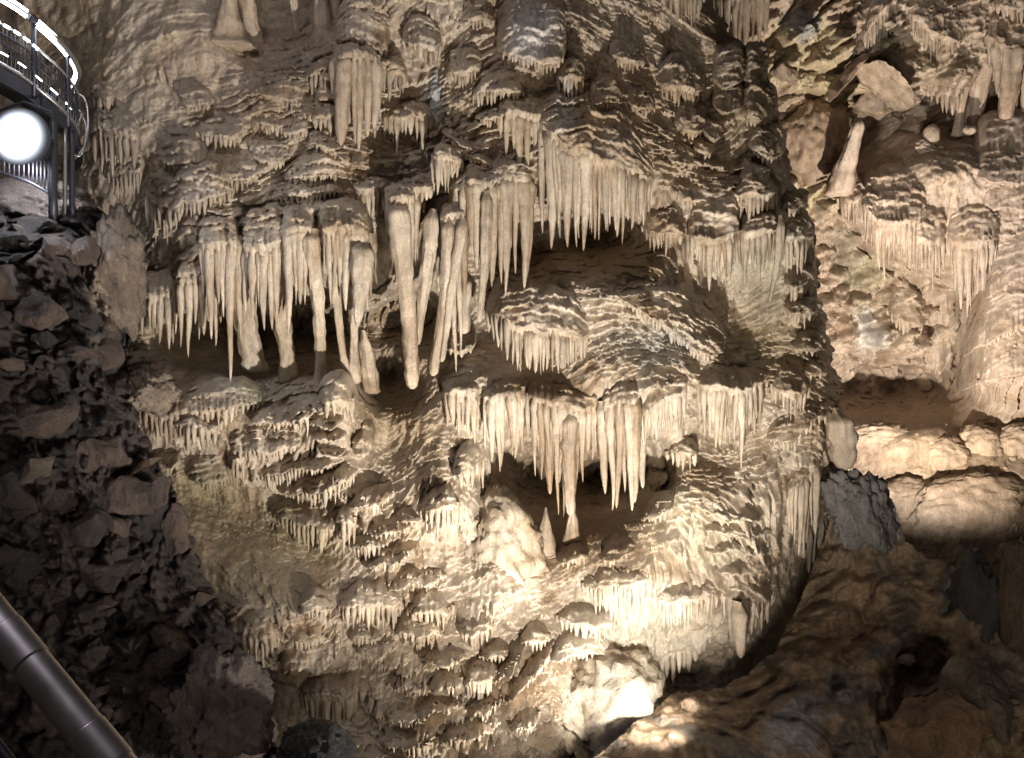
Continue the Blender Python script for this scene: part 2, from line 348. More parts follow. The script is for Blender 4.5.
SEED = [1.0]
CHK = 1.25
def deep(Y): return Y*CHK
CNT = dict(ledge=0, stal=0)
def ledge(label, pts, top=16, prot=.2, w=7., shift=0, skirt=.5, rip=1., var=.35, depth=main_depth, mat=None, smat=None, name='flowstone_ledge',
          cat='flowstone ledge', group='flowstone ledges of the cave wall', back=None, gap=0., ends=.14, tip=.16, bulge=.62, Yabs=None, rowk=1., colr=1., topk=1.35):
    """pts: lip as [(px,py,drop px)...]; top: cap height in px (number or list)"""
    SEED[0] += 1.37; seed = SEED[0]; mat = mat or M_flow; smat = smat or M_stal
    r_ = random.Random(int(seed*1000))
    if depth is not main_depth: prot *= .75; topk = max(topk, 1.7)
    if depth is main_depth and Yabs is None and pts[len(pts)//2][1] > 560: prot *= .95; topk = max(topk, 1.55)
    if Yabs is not None and ends == .14: ends = .06; topk = 1.15; skirt = .62
    L0 = crom(pts, 2)[2]
    n = int(max(14, L0/1.7)); s, C, Ltot = crom(pts, n)
    u = s/Ltot
    e = np.clip(1-np.abs(2*u-1)**(.42/ends), 0, 1)**.6
    tops = np.interp(u, np.linspace(0, 1, len(top)), top) if hasattr(top, '__len__') else np.full(n, float(top))
    tops = tops*(.25+.75*e)*topk
    lx, ly, dr = C[:, 0], C[:, 1]+(1-e)*-5+4.2*perlin(s/17., seed)+1.6*perlin(s/5., seed+3), np.clip(C[:, 2]*(.45+.55*e), 1, None)
    tx, ty = lx+shift, ly-tops
    Yt = depth(tx, ty)+.06; Yl = depth(lx, ly)-prot*e if Yabs is None else depth(lx, ly)*(1-e)+(Yabs if np.isscalar(Yabs) else np.interp(u, np.linspace(0, 1, len(Yabs)), Yabs))*e+(LEAN(ly)*e if depth is main_depth else 0)
    Yw = Yt; Yt = np.minimum(Yt, Yl+np.maximum(.3, tops/F*Yl*.85))
    # drip positions along the lip
    pos = []; x = w*.4
    while x < Ltot-w*.3:
        pos.append(x); x += w*r_.uniform(.5, 1.0)
    pos = np.array(pos) if pos else np.array([Ltot/2])
    wid = np.array([w*(.36+.42*r_.random()**1.4) for _ in pos])
    pl = np.max(np.exp(-((s[:, None]-pos[None])/(wid[None]*.8))**2), 1)
    m = int(max(8, tops.max()/1.7)); g1 = np.linspace(0, 1, m)
    sk = np.clip(dr*skirt, 1.5, 55)
    k2 = 9
    rows = [(tx, ty, np.maximum(Yw, Yt+.02), np.zeros(n))]
    for t in g1:
        g = .45*t**1.15+.55*math.sin(t*math.pi/2)**bulge
        fade = sm(max(.1, 1-30/max(tops.max(), 1)), 1., t)
        y = ty+(ly-ty)*t; Y = Yt*(1-g)+Yl*g-(pl-.5)*w*.85/F*Yl*fade
        rows.append((tx+(lx-tx)*t, y, Y, np.full(n, (1-fade*.35)*min(1, t*5))))
    for j in range(1, k2+1):
        t = j/k2
        y = ly+sk*t*(.35+.8*pl); Y = Yl-(pl-.5)*w*(.85+.1*t)/F*Yl+(.02+.05*t*t)
        rows.append((lx, y, Y, np.full(n, .35*(1-t))))
    Yback = np.maximum(depth(lx, ly)+.08, Yl+.12)
    for t in (.35, .75, 1.):
        rows.append((lx, ly+sk*(.35+.8*pl)*(.97-.25*t), Yl*(1-t)+Yback*t+.05*(1-t), np.zeros(n)))
    A = np.array(rows)          # rows,4,n
    px, py, Y, am = A[:, 0], A[:, 1], A[:, 2], A[:, 3]
    p = P(px, py, Y); a = AMP(px, py) if depth is main_depth else np.full(px.shape+(4,), .5)
    a = np.clip(a, 0, 2)
    h = relief(p[..., 0], p[..., 1], p[..., 2], np.maximum(a[..., 0]*.7, .35), np.maximum(a[..., 1], .8), np.maximum(a[..., 2], 1.), 0)*rip*am
    edge = e[None]**.5
    p[..., 1] -= h*edge; p[..., 2] -= .2*h*edge
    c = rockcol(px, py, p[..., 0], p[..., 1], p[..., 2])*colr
    o = P(lx[n//2], ly[n//2], Yl[n//2])
    root = empty(name, o, label, cat, group)
    link('flowstone_cap', mesh_np('flowstone_cap', p.reshape(-1, 3)-o, gridq(len(rows), n)[:, ::-1], mat, c.reshape(-1, 3)), root)
    CNT['ledge'] += 1
    # drips
    jobs = []
    for i, x0 in enumerate(pos):
        d = np.interp(x0, s, dr)
        if d < 4: continue
        ln = d*(1+var*r_.uniform(-1, .75)+.9*var*float(perlin(x0/(w*3.5), seed*3.3))); ln = max(ln, 3.)
        if r_.random() < gap: ln *= .45
        jobs.append((x0, ln, wid[i]*r_.uniform(.95, 1.25), 0.))
        if d > 22 and r_.random() < .95*rowk: jobs.append((min(Ltot, x0+w*.5), d*r_.uniform(.5, 1.0), wid[i]*1.05, .07))
    for x0, ln, r, bk in jobs[:98]:
        X = np.interp(x0, s, lx); yy = np.interp(x0, s, ly); Yc = np.interp(x0, s, Yl)
        r = min(r*(1+ln/240.), 9.5)
        SEED[0] += .731
        me, oo = stal_mesh(X, yy-r*.5, ln+r*.5, r*1.12, Yc+r*.3/F*Yc+bk, SEED[0], (r_.uniform(-.03, .03)*ln, 0), smat,
                           taper(r*1.12, tip*r_.uniform(.6, 1.5), r_.uniform(.7, 1.35), r_.uniform(.6, .85)), ring=9 if ln < 30 else 11, colr=colr)
        link('stalactite', me, root, oo-o); CNT['stal'] += 1
    return root

def column(label, x0, y0, x1, y1, prof, Y=None, name='cave_column', cat='column', group=None, depth=main_depth, off=.1, bend=0., mat=None, foot=None, dk=.9, flute=.12, ring=26, colr=1., Y1=None):
    """prof: [(t, radius px)...] from upper end to lower end"""
    SEED[0] += 1.91; seed = SEED[0]
    if Y and Y > 9.3 and x0 > 775: Y = deep(Y); depth = CH
    Y = float(depth(x0, y0))-off if Y is None else Y+(float(LEAN(y0)) if depth is main_depth else 0)
    if Y1 is None and name in ('slender_pillar', 'stalagmite', 'cave_column'): Y1 = min(float(depth(x1, y1+4))+.12, Y+.5)
    tt, rr = zip(*prof)
    if name in ('slender_pillar', 'leaning_stalactite', 'hollow_stalactite'): rr = [r*(.68 if i == 0 else .86) for i, r in enumerate(rr)]; Y += .03
    def f(t):
        i = np.interp(t, tt, rr); j = np.interp(np.clip(t+.03, 0, 1), tt, rr); k = np.interp(np.clip(t-.03, 0, 1), tt, rr)
        return (i+j+k)/3*np.sqrt(np.clip(1-np.clip((t-.985)/.015, 0, 1)**2*.8, .05, 1))
    me, o = stal_mesh(x0, y0, y1-y0, 1, Y, seed, (x1-x0, 0 if Y1 is None else (Y1-Y)*8/Y), mat or M_stal, f, name='shaft', ring=ring, dk=dk, flute=flute, bend=(lambda T: bend*np.sin(T*math.pi)), colr=colr)
    root = link(name, me, None, o)
    tag(root, label, cat, group)
    return root

def lumpmesh(px, py, w, h, Y, d, seed, mat, rough=.18, ang=0, colr=1., sub=4, col=None, terr=0.):
    if w > 38: sub = 5
    bm = bmesh.new(); bmesh.ops.create_icosphere(bm, subdivisions=sub, radius=1)
    v = np.array([x.co for x in bm.verts]); q = np.array([[x.index for x in f.verts] for f in bm.faces]); bm.free()
    nz = fbm(v[:, 0]*1.3+seed, v[:, 1]*1.3, v[:, 2]*1.3+seed*2, 4)
    v = v*(1+rough*nz)[:, None]
    nv = 1-np.abs(fbm(v[:, 0]*4+seed, v[:, 1]*4, v[:, 2]*4, 4))*2; v = v*(1+rough*.35*nv+rough*.28*fbm(v[:, 0]*9+seed, v[:, 1]*9, v[:, 2]*9, 3))[:, None]
    sc = Y/F
    V = v*np.array([w/2*sc, d, h/2*sc])
    if ang:
        c, s_ = math.cos(ang), math.sin(ang); V = np.stack([V[:, 0]*c-V[:, 2]*s_, V[:, 1], V[:, 0]*s_+V[:, 2]*c], -1)
    o = P(px, py, Y); W = V+o
    if terr:
        hh = relief(W[:, 0], W[:, 1], W[:, 2], .0, .9*terr, 1.2*terr)
        V = V+v/np.linalg.norm(v, axis=1)[:, None]*hh[:, None]*.3
    pxs = px+v[:, 0]*w/2; pys = py-v[:, 2]*h/2
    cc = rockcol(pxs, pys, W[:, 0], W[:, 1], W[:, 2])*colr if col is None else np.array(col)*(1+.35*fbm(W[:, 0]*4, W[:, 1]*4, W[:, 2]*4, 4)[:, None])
    return V, q, np.clip(cc, .005, .9), o

def lump(label, px, py, w, h, Y, d, name='boulder', cat='boulder', group=None, mat=None, **k):
    SEED[0] += 2.3
    if mat is not None and mat is M_cham: Y = deep(Y); d *= CHK
    V, q, c, o = lumpmesh(px, py, w, h, Y, d, SEED[0], mat, **k)
    return tag(link(name, mesh_np(name, V, q, mat or M_flow, c), None, o), label, cat, group)

def angular(label, px, py, w, h, Y, d, col, name='rubble_stone', cat='rock', group=None, mat=None, ang=0., npts=16, seed=None, sharp=.02, tiltx=0.):
    if mat is not None and mat is M_cham: Y = deep(Y); d *= CHK
    SEED[0] += 1.7; r_ = random.Random(int(SEED[0]*100) if seed is None else seed)
    bm = bmesh.new(); sc = Y/F
    for i in range(npts):
        a = Vector((r_.gauss(0, 1), r_.gauss(0, 1), r_.gauss(0, 1))).normalized()
        k = max(abs(a.x), abs(a.y), abs(a.z)); a = a*(.55/k+.45)*r_.uniform(.8, 1.)
        bm.verts.new((a.x*w/2*sc*1.15, a.y*d, a.z*h/2*sc*1.15))
    res = bmesh.ops.convex_hull(bm, input=bm.verts)
    bmesh.ops.delete(bm, geom=list({g for g in res['geom_interior'] if isinstance(g, bmesh.types.BMVert)}), context='VERTS')
    bmesh.ops.bevel(bm, geom=list(bm.edges), offset=min(w, h)*sc*.05, segments=1, affect='EDGES', clamp_overlap=True)
    bmesh.ops.triangulate(bm, faces=bm.faces)
    for _ in range(3):
        ed = [e for e in bm.edges if e.calc_length() > max(.035, min(w, h)*sc*.09)]
        if not ed: break
        bmesh.ops.subdivide_edges(bm, edges=ed, cuts=1); bmesh.ops.triangulate(bm, faces=[f for f in bm.faces if len(f.verts) > 3])
    bm.verts.index_update()
    V = np.array([v.co for v in bm.verts]); q = np.array([[x.index for x in f.verts] for f in bm.faces]); bm.free()
    s = SEED[0]
    nv = np.stack([fbm(V[:, 0]*6+s, V[:, 1]*6, V[:, 2]*6+k_, 3) for k_ in (0, 9, 21)], -1)
    V = V+nv*.05*min(1., min(w, h)*sc/.35)
    if ang or tiltx:
        c, s_ = math.cos(ang), math.sin(ang); V = np.stack([V[:, 0]*c-V[:, 2]*s_, V[:, 1], V[:, 0]*s_+V[:, 2]*c], -1)
        c, s_ = math.cos(tiltx), math.sin(tiltx); V = np.stack([V[:, 0], V[:, 1]*c-V[:, 2]*s_, V[:, 1]*s_+V[:, 2]*c], -1)
    o = P(px, py, Y); W = V+o
    n = fbm(W[:, 0]*3, W[:, 1]*3, W[:, 2]*3, 4)[:, None]
    return tag(link(name, mesh_np(name, V, q, mat or M_rub, np.clip(np.array(col)*(1+.5*n), .004, .9), True), None, o), label, cat, group)
# ------------------------------------------------------------------ ledges and curtains of the main wall
G_UP = 'small drip ledges of the grey upper slope'
# --- grey upper left slope
ledge('narrow grey ledge with short drips beside the walkway railing', [(92,100,10),(102,98,18),(114,101,12)], 14, .16, 6, group=G_UP)
ledge('grey hooked ledge with long drips below the railing end, by the dark gap', [(90,138,10),(100,128,38),(118,132,34),(134,136,40),(144,140,25)], 20, .24, 7.5, group=G_UP)
ledge('grey drip ledge with a central point, below the small white cone', [(196,133,6),(210,136,12),(226,137,20),(238,136,10),(250,130,6)], 16, .16, 6, group=G_UP)
ledge('dark ragged fringe ledge highest on the grey slope', [(238,99,5),(255,99,9),(275,98,12),(292,100,12),(306,102,8)], 16, .13, 6, group=G_UP)
ledge('short fringe ledge in the middle of the grey slope', [(252,126,4),(266,125,12),(280,127,8),(298,124,4)], 13, .13, 5.5, group=G_UP)
ledge('grey rounded ledge left of the pale lit lips on the slope', [(280,130,4),(295,132,10),(312,130,8)], 13, .15, 5.5, group=G_UP)
ledge('small domed ledge with four short drips on the grey slope', [(250,158,3),(264,162,8),(278,163,8),(292,160,4)], 20, .17, 5.5, group=G_UP)
ledge('pale lit ledge just left of the reddish hanging columns', [(303,114,6),(318,117,14),(332,118,16),(342,114,12)], 13, .2, 6)
ledge('pale lit ledge under the reddish columns, upper of two', [(308,140,5),(322,146,14),(338,150,16),(350,148,12)], 14, .2, 6)
ledge('small pale knob ledge beside the top of the reddish columns', [(306,82,10),(317,72,22),(327,70,30),(334,76,20)], 10, .16, 6.5)
ledge('wide lumpy lip of pale scallops under the grey dome', [(284,182,6),(300,178,10),(318,173,10),(336,172,13),(350,176,8)], 18, .2, 6)
ledge('second scalloped lip below the grey dome, broken and pale', [(272,197,6),(290,197,10),(310,194,10),(330,192,10),(348,196,8)], 12, .22, 6)
ledge('long brown scalloped lip right above the slender pillars', [(262,212,6),(280,214,10),(300,213,12),(320,210,10),(340,211,14),(362,213,14)], 12, .26, 6.5)
ledge('pale curtain lip at the foot of the reddish columns', [(352,188,20),(366,189,30),(380,188,28),(392,188,20)], 10, .26, 6.5)
ledge('left bank ledge with a tall dark drip curtain over the gap', [(146,196,42),(158,205,42),(172,208,30),(186,202,16),(204,198,12),(222,195,12),(240,192,10)], 34, .26, 6.5)
ledge('small lit lip with tiny drips stacked on the left bank', [(176,262,4),(190,260,9),(204,258,10),(216,262,6)], 12, .24, 6)
# --- left group of long drips over the dark recess
G_L = 'long drip curtains over the left recess'
ledge('leftmost short drip curtain beside the tan pillar', [(140,300,40),(152,298,46),(164,295,48),(176,290,50)], 22, .3, 8.5, group=G_L, Yabs=8.0)
ledge('low pink drip curtain with blunt tips, second from the left', [(172,287,54),(186,281,60),(200,278,64),(214,278,60),(226,280,62)], 26, .3, 8.5, group=G_L, Yabs=7.85)
ledge('tall narrow drip curtain whose drips fuse near the floor', [(200,246,70),(214,241,90),(228,240,108),(242,243,112)], 30, .3, 9, group=G_L, Yabs=7.75)
ledge('domed drip curtain left of the slender pillar', [(243,248,62),(256,245,85),(270,244,88),(284,240,96),(289,238,80)], 34, .3, 8.5, group=G_L, Yabs=7.65)
ledge('drip curtain carrying the slender pillar, thin drips at its left', [(282,230,85),(294,226,88),(306,225,70),(318,227,60)], 20, .3, 9, group=G_L, Yabs=7.6)
ledge('domed drip curtain carrying two thin pillars, right end of the left group', [(317,234,60),(332,228,60),(348,228,84),(362,232,74),(375,242,60)], 26, .3, 8.5, group=G_L, Yabs=7.55)
G_C = 'slender pillars of the left recess'
column('long tapering pillar with a bulbous foot, slender at its waist', 311,228,314,392, [(0,15),(.25,10),(.5,7.5),(.8,6.5),(.86,7.5),(.93,11),(1,13)], 7.55, group=G_C, name='slender_pillar')
column('thick fused pillar left of the bulbous footed one', 266,246,274,386, [(0,17),(.3,13),(.6,10.5),(.8,10),(.9,13),(1,16)], 7.62, group=G_C, name='slender_pillar', flute=.22)
column('thin pillar bent to the left with ringed foot', 333,232,345,386, [(0,9),(.4,5),(.8,4.5),(.92,7.5),(1,10)], 7.6, group=G_C, name='slender_pillar', bend=-3)
column('thin pillar merging into a ringed foot, beside the bent one', 346,230,346,384, [(0,11),(.3,6.5),(.75,5),(.9,8),(1,11)], 7.52, group=G_C, name='slender_pillar')
column('short blunt stalagmite at the right end of the left recess', 362,330,365,395, [(0,4),(.2,6),(.6,8.5),(1,10)], 7.55, name='stalagmite', cat='stalagmite')
column('wide ragged drip cone hanging over the blunt stalagmite', 362,238,356,328, [(0,10),(.3,12),(.6,8.5),(.85,5),(1,1.5)], 7.5, name='stalactite_cone', cat='stalactite', flute=.3)
column('broad pale drip slab at the left recess, joined to its floor', 232,250,240,372, [(0,12),(.4,13),(.8,15),(1,18)], 7.85, group=G_C, name='slender_pillar', dk=.6, flute=.25)
# --- central great curtain
G_M = 'tall drip curtains at the middle of the wall'
ledge('lip of narrow folds at the head of the long leaning drip', [(384,200,70),(396,197,90),(408,195,80),(419,198,70)], 12, .34, 7.5, group=G_M, Yabs=7.6)
ledge('small pale lip over the two leaning drips, short folds only', [(406,191,10),(420,188,14),(436,190,10)], 9, .3, 6.5, group=G_M, Yabs=7.68)
ledge('folded head of the thick drip right of the leaning pair', [(438,220,110),(450,215,120),(460,214,115),(470,216,80)], 12, .34, 8, group=G_M, Yabs=7.55)
ledge('wide fluted curtain stepping down left to right, broken tips', [(448,192,45),(464,186,60),(482,182,95),(500,179,112),(518,178,108),(534,184,90)], 16, .34, 8.5, group=G_M, Yabs=7.6, var=.2)
ledge('small cream lip with a thick pointed drip above the leaning drips', [(432,162,34),(442,158,44),(452,158,22),(464,163,12)], 12, .3, 6.5, Yabs=7.75)
G_D = 'long leaning drips of the middle curtain'
column('longest leaning drip, its tip nearly reaching the shelf', 398,200,414,389, [(0,15),(.22,13),(.45,9),(.75,9),(.86,9.5),(.95,9),(1,5)], 7.5, name='leaning_stalactite', cat='stalactite', group=G_D)
column('second leaning drip, crossing behind the longest one', 432,208,416,345, [(0,10),(.3,8.5),(.7,6),(1,3)], 7.6, name='leaning_stalactite', cat='stalactite', group=G_D)
column('thin leaning drip ending in a blunt pointed foot', 449,216,432,376, [(0,9),(.3,7),(.8,6),(.95,7),(1,4)], 7.5, name='leaning_stalactite', cat='stalactite', group=G_D)
column('thin pale drip close beside the blunt footed one', 462,216,440,362, [(0,9),(.4,6),(1,3.5)], 7.48, name='leaning_stalactite', cat='stalactite', group=G_D)
column('long straight drip hanging left of the sitting block', 487,190,480,322, [(0,9),(.5,6),(1,3)], 7.5, name='leaning_stalactite', cat='stalactite', group=G_D)
column('broken stubby drip with a flat shelf foot, centre', 464,272,463,334, [(0,10),(.25,11),(.5,8.5),(.8,8),(1,6)], 7.6, name='broken_stalactite', cat='stalactite', flute=.35)
ledge('small cupped ledge under the broken stubby drip', [(444,348,3),(456,352,6),(470,350,5),(477,344,3)], 14, .2, 6, Yabs=7.65)
# --- great right curtain below the brown slope
ledge('upper left wing of the great curtain, coarse folds', [(497,116,34),(512,112,42),(530,113,55),(550,119,62)], 16, .3, 8, group=G_M, Yabs=7.85)
ledge('great fluted curtain under the brown slope, narrow white folds', [(534,124,112),(548,131,118),(566,146,98),(586,152,92),(606,160,80),(624,166,72),(640,175,60),(655,186,42)], [26,34,42,48,52,50,40,30], .4, 7, group=G_M, Yabs=[7.7,7.62,7.55,7.5,7.5,7.5,7.55,7.6], var=.25, rowk=.8, ends=.1)
ledge('smooth pale flow block with one straight left edge, near the top', [(496,52,4),(512,54,9),(530,58,11),(548,64,10),(560,60,7),(567,52,3)], [40,55,60,62,58,44], .42, 6, rip=.7, ends=.06)
ledge('small scalloped ledge left of the smooth pale block', [(462,24,6),(474,20,9),(486,19,9),(496,23,6)], 14, .22, 5.5)
ledge('comb toothed ledge below the smooth pale block, short even drips', [(468,100,10),(482,94,14),(498,92,13),(514,92,10),(526,98,6)], [12,18,20,18,12], .3, 5.5)
ledge('comb toothed ledge left of the smooth block, leaning left', [(444,80,8),(456,75,14),(470,71,14),(484,68,10)], 22, .28, 5.5)
ledge('ledge in dark shadow right below the smooth pale block', [(556,80,20),(566,77,28),(576,78,28),(586,86,10)], 15, .3, 6.5)
ledge('rounded scaly shoulder on the brown slope', [(584,100,4),(598,104,7),(612,102,7),(624,110,4)], 22, .22, 5.5)
ledge('pale bulb pendant with ragged hem, left of the banded cone', [(402,42,8),(412,46,14),(424,48,22),(436,50,16),(443,44,8)], [20,26,26,18], .36, 6.5, name='bulb_pendant', cat='flowstone pendant')
ledge('short ragged ledge left of the banded cone', [(384,76,10),(394,73,22),(404,76,20),(409,82,8)], 14, .28, 6.5)
ledge('ragged pale lip below the banded cone, broken drips at left', [(382,122,40),(396,118,34),(412,116,20),(428,118,34),(436,124,18)], 12, .26, 7, gap=.3)
ledge('tiny cream ledge between ribbed lips right of the banded cone', [(474,120,3),(488,117,8),(502,118,6),(512,122,3)], 9, .24, 5.5)
ledge('first of three slanting ripple lips right of the banded cone', [(440,136,4),(454,142,9),(468,150,10),(480,157,6)], 9, .24, 5.5)
ledge('second slanting ripple lip, in the middle of the three', [(454,150,5),(472,157,9),(490,165,10),(508,171,6)], 10, .27, 5.5)
ledge('third slanting ripple lip, just above the wide fluted curtain', [(470,172,4),(488,174,7),(506,176,7),(526,178,5)], 8, .33, 5.5)
column('small banded white stalagmite standing on the ribbed slope', 434,80,438,146, [(0,3),(.2,6),(.5,8),(.8,10),(1,12)], None, off=.16, name='stalagmite', cat='stalagmite', flute=.05)
# --- reddish columns near the top
ledge('dark rock block whose hem drips over the reddish columns', [(334,44,6),(350,40,10),(364,42,9),(378,50,16),(392,46,10)], [40,46,46,40], .3, 7.5)
ledge('reddish hanging curtain of fused columns near the top', [(334,60,80),(346,55,92),(360,55,96),(374,58,72),(383,64,50)], 12, .3, 10, tip=.35, group=G_M, Yabs=8.15)
ledge('pale knobbly hem right of the reddish columns', [(374,64,20),(384,66,28),(396,68,24),(404,74,12)], 10, .25, 6.5)
G_T = 'columns in the dark recess at the top edge'
column('smooth grey cone stalagmite at the left of the top recess', 226,-25,226,46, [(0,7),(.4,9),(.7,17),(1,30)], 8.95, name='stalagmite', cat='stalagmite', flute=.06)
column('thick brown column between the cone and the top recess', 242,-30,243,36, [(0,9),(.6,8),(1,13)], 9.0, group=G_T)
column('thin column alone in the middle of the top recess', 288,-30,288,40, [(0,4),(.7,3.5),(1,7)], 9.0, group=G_T)
column('column flaring at its base, right of the top recess', 318,-30,318,42, [(0,9),(.5,9),(.8,14),(1,24)], 8.85, group=G_T)
column('column close beside the dark rock block at the top', 332,-30,333,36, [(0,6),(.6,5),(1,7)], 8.7, group=G_T)
# --- upper right
ledge('scaly bulge with a short fringe high on the right shoulder', [(655,84,4),(668,86,14),(682,88,22),(697,92,22),(706,96,8)], 26, .28, 6)
ledge('rounded bulge under the high scaly one', [(672,126,3),(686,132,6),(700,132,6),(708,126,3)], 24, .26, 6)
ledge('lowest small knob on the right shoulder, by the grey tower', [(690,150,3),(702,155,6),(716,152,4)], 14, .24, 6)
G_TW = 'rounded tiers of the grey tower'
ledge('left dome of the grey tower top, rounded and plain', [(711,82,2),(722,86,4),(734,86,4),(745,80,2)], 34, .3, 6, group=G_TW)
ledge('right dome of the grey tower top, with a short fringe', [(742,80,3),(752,84,13),(762,83,13),(768,78,5)], 32, .3, 6, group=G_TW)
ledge('second left tier of the grey tower, wrinkled bulge', [(710,108,2),(724,113,3),(736,112,3),(745,106,2)], 24, .34, 6, group=G_TW)
ledge('wide brown tier across the grey tower', [(738,114,3),(752,120,12),(766,120,14),(778,116,5)], 30, .36, 6, group=G_TW)
ledge('low tier of the grey tower with a pale edge', [(746,148,3),(760,154,6),(774,156,7),(786,152,3)], 26, .34, 6, group=G_TW)
ledge('small white lipped knob at the foot of the grey tower', [(738,180,3),(750,186,10),(762,187,10),(770,182,3)], 18, .36, 5.5, group=G_TW)
ledge('small bulge on the left foot of the grey tower', [(700,134,3),(712,140,4),(724,136,3)], 16, .32, 6, group=G_TW)
ledge('scaly round bulge at the right end of the great curtain', [(640,228,8),(654,232,20),(670,234,22),(686,236,16)], 24, .3, 6)
ledge('scaly hem with thin pointed drips, right of the round bulge', [(686,238,30),(700,240,32),(714,240,48),(726,238,50),(738,232,30)], 42, .34, 6, Yabs=7.45)
ledge('upper fringe of even drips right of the scaly hem', [(730,194,14),(746,195,24),(762,196,24),(780,197,18)], 14, .36, 6)
ledge('lower fringe with two long thin points, beside the dark cleft', [(737,234,52),(750,230,54),(764,230,40),(776,232,26)], 16, .36, 6.5, Yabs=7.5)
ledge('small white lip between the two fringes right of the scaly hem', [(744,222,3),(755,224,4),(766,222,3)], 9, .36, 5)
G_E = 'small tiers stacked along the right edge of the wall'
for lab, pts, tp in [
 ('topmost tier on the right edge, thin scallops', [(782,206,6),(794,208,9),(808,206,6)], 14),
 ('tier with long even drips high on the right edge', [(781,240,28),(793,238,34),(804,237,36),(815,240,26)], 18),
 ('narrow tier on the right edge with a forked drip', [(783,288,7),(796,286,16),(808,285,18),(817,290,8)], 15),
 ('tier of short knobs on the right edge, beside the dark cleft end', [(783,312,7),(796,311,16),(808,313,18),(818,318,8)], 13),
 ('broad low tier on the right edge, whitish rim', [(790,348,5),(804,347,10),(816,349,12),(826,354,5)], 15),
 ('small lit tier on the right edge near the orange rim', [(800,372,4),(814,372,8),(828,375,5)], 12),
 ('tier on the right edge just over the hanging pod', [(812,420,4),(824,416,8),(836,420,5)], 14)]:
    ledge('flowstone ledge: '+lab, pts, tp, .28, 6, group=G_E)
column('long bare drip in the dark cleft at the right of the wall', 781,215,769,302, [(0,6),(.5,4),(1,2)], 7.75, name='cleft_stalactite', cat='stalactite')
column('smooth brown pod hanging at the right rim of the wall', 838,408,846,470, [(0,9),(.4,15),(.75,14),(1,8)], 7.75, name='flowstone_pod', cat='flowstone pod', dk=.8, flute=.04)
# --- middle: dome, sitting block, scaly slab
ledge('sitting block with a thick white comb of drips, centre', [(486,318,24),(498,316,38),(514,322,46),(532,328,44),(552,334,38),(572,338,34),(590,338,22)], [26,30,34,36,34,28], .4, 6.5, Yabs=[7.45,7.25,7.2,7.18,7.2,7.25], var=.15, ends=.08)
ledge('long scaly slab slanting down right across the dome', [(612,296,4),(634,308,9),(656,320,11),(676,334,11),(696,350,7),(712,356,6),(726,348,4)], [14,22,30,38,44,40,30], .3, 5.5, rip=1.5, Yabs=[7.4,7.3,7.22,7.2,7.22,7.3], ends=.1)
# --- curtains of the central lip
G_S = 'curtains hanging from the central shelf lip'
ledge('white left curtain of the central shelf, short folds', [(444,396,30),(456,392,46),(468,391,50),(481,394,42)], 12, .3, 7.5, group=G_S, Yabs=7.2)
ledge('white curtain of the central shelf with split drips', [(482,398,55),(496,394,62),(510,391,70),(524,393,62)], 14, .3, 8, group=G_S, Yabs=7.12)
ledge('long fluted curtain over the central hollow, pointed drips', [(525,398,70),(538,398,88),(554,402,92),(572,406,72),(590,408,58),(600,406,50)], 18, .34, 8.5, group=G_S, Yabs=7.05)
ledge('thick right curtain reaching the floor of the central hollow', [(600,406,100),(614,400,112),(628,398,112),(640,402,108)], 18, .34, 9.5, group=G_S, Yabs=7.0, var=.08, tip=.3)
ledge('ragged curtain stepping up to the right of the central hollow', [(640,410,50),(656,402,44),(672,394,40),(688,388,34)], 18, .3, 7, group=G_S, Yabs=7.05)
ledge('yellowish curtain of thin drips beyond the ragged one', [(697,388,60),(712,386,52),(726,386,64),(742,388,62),(756,385,46),(770,380,26)], 16, .32, 7, group=G_S, gap=.2)
ledge('short even fringe near the right rim, level with the shelf lip', [(770,390,14),(784,391,22),(798,391,22),(812,388,16)], 22, .32, 6, group=G_S)
column('thick long drip at the middle of the central hollow', 571,408,572,516, [(0,14),(.3,11),(.6,8.5),(.9,6.5),(1,4)], 7.02, name='hollow_stalactite', cat='stalactite')
column('long narrow drip in the left of the central hollow', 546,402,551,494, [(0,9),(.5,6),(.85,4),(1,2)], 7.1, name='hollow_stalactite', cat='stalactite')
column('hair thin drip against the back of the central hollow', 560,440,565,520, [(0,2),(.6,1.5),(1,1)], 7.6, name='hollow_stalactite', cat='stalactite')
column('low pale stalagmite under the thick drip of the hollow', 573,508,573,548, [(0,3),(.3,5),(.7,7),(1,12)], 7.15, name='stalagmite', cat='stalagmite')
column('dark cone stalagmite deep in the central hollow', 546,508,548,560, [(0,2),(.4,6),(1,13)], 7.5, name='stalagmite', cat='stalagmite')
ledge('upper little ledge right of the thick curtain', [(644,464,3),(654,468,5),(666,466,4)], 10, .28, 6)
ledge('middle little ledge right of the thick curtain, white comb', [(646,482,5),(656,484,10),(668,480,8)], 10, .28, 5.5)
ledge('pale little ledge with a dark hollow beneath, right of the thick curtain', [(666,458,8),(678,452,16),(690,452,18),(699,456,12)], 14, .3, 6.5)
ledge('lowest little ledge right of the thick curtain', [(648,504,2),(662,502,3),(676,496,2)], 8, .26, 6)
ledge('slanting ledge with a ragged hem below the right fringe', [(764,440,4),(780,440,9),(796,434,16),(808,424,14),(818,412,8)], [20,24,22,16], .28, 6)
ledge('right curtain of pale folds sliding into the dark gap', [(786,492,48),(798,480,66),(810,472,70),(822,466,50)], 18, .22, 7.5)
ledge('dark lower curtain at the right corner, over the brown bank', [(800,532,40),(812,524,55),(824,516,50),(832,508,36)], 16, .1, 8)
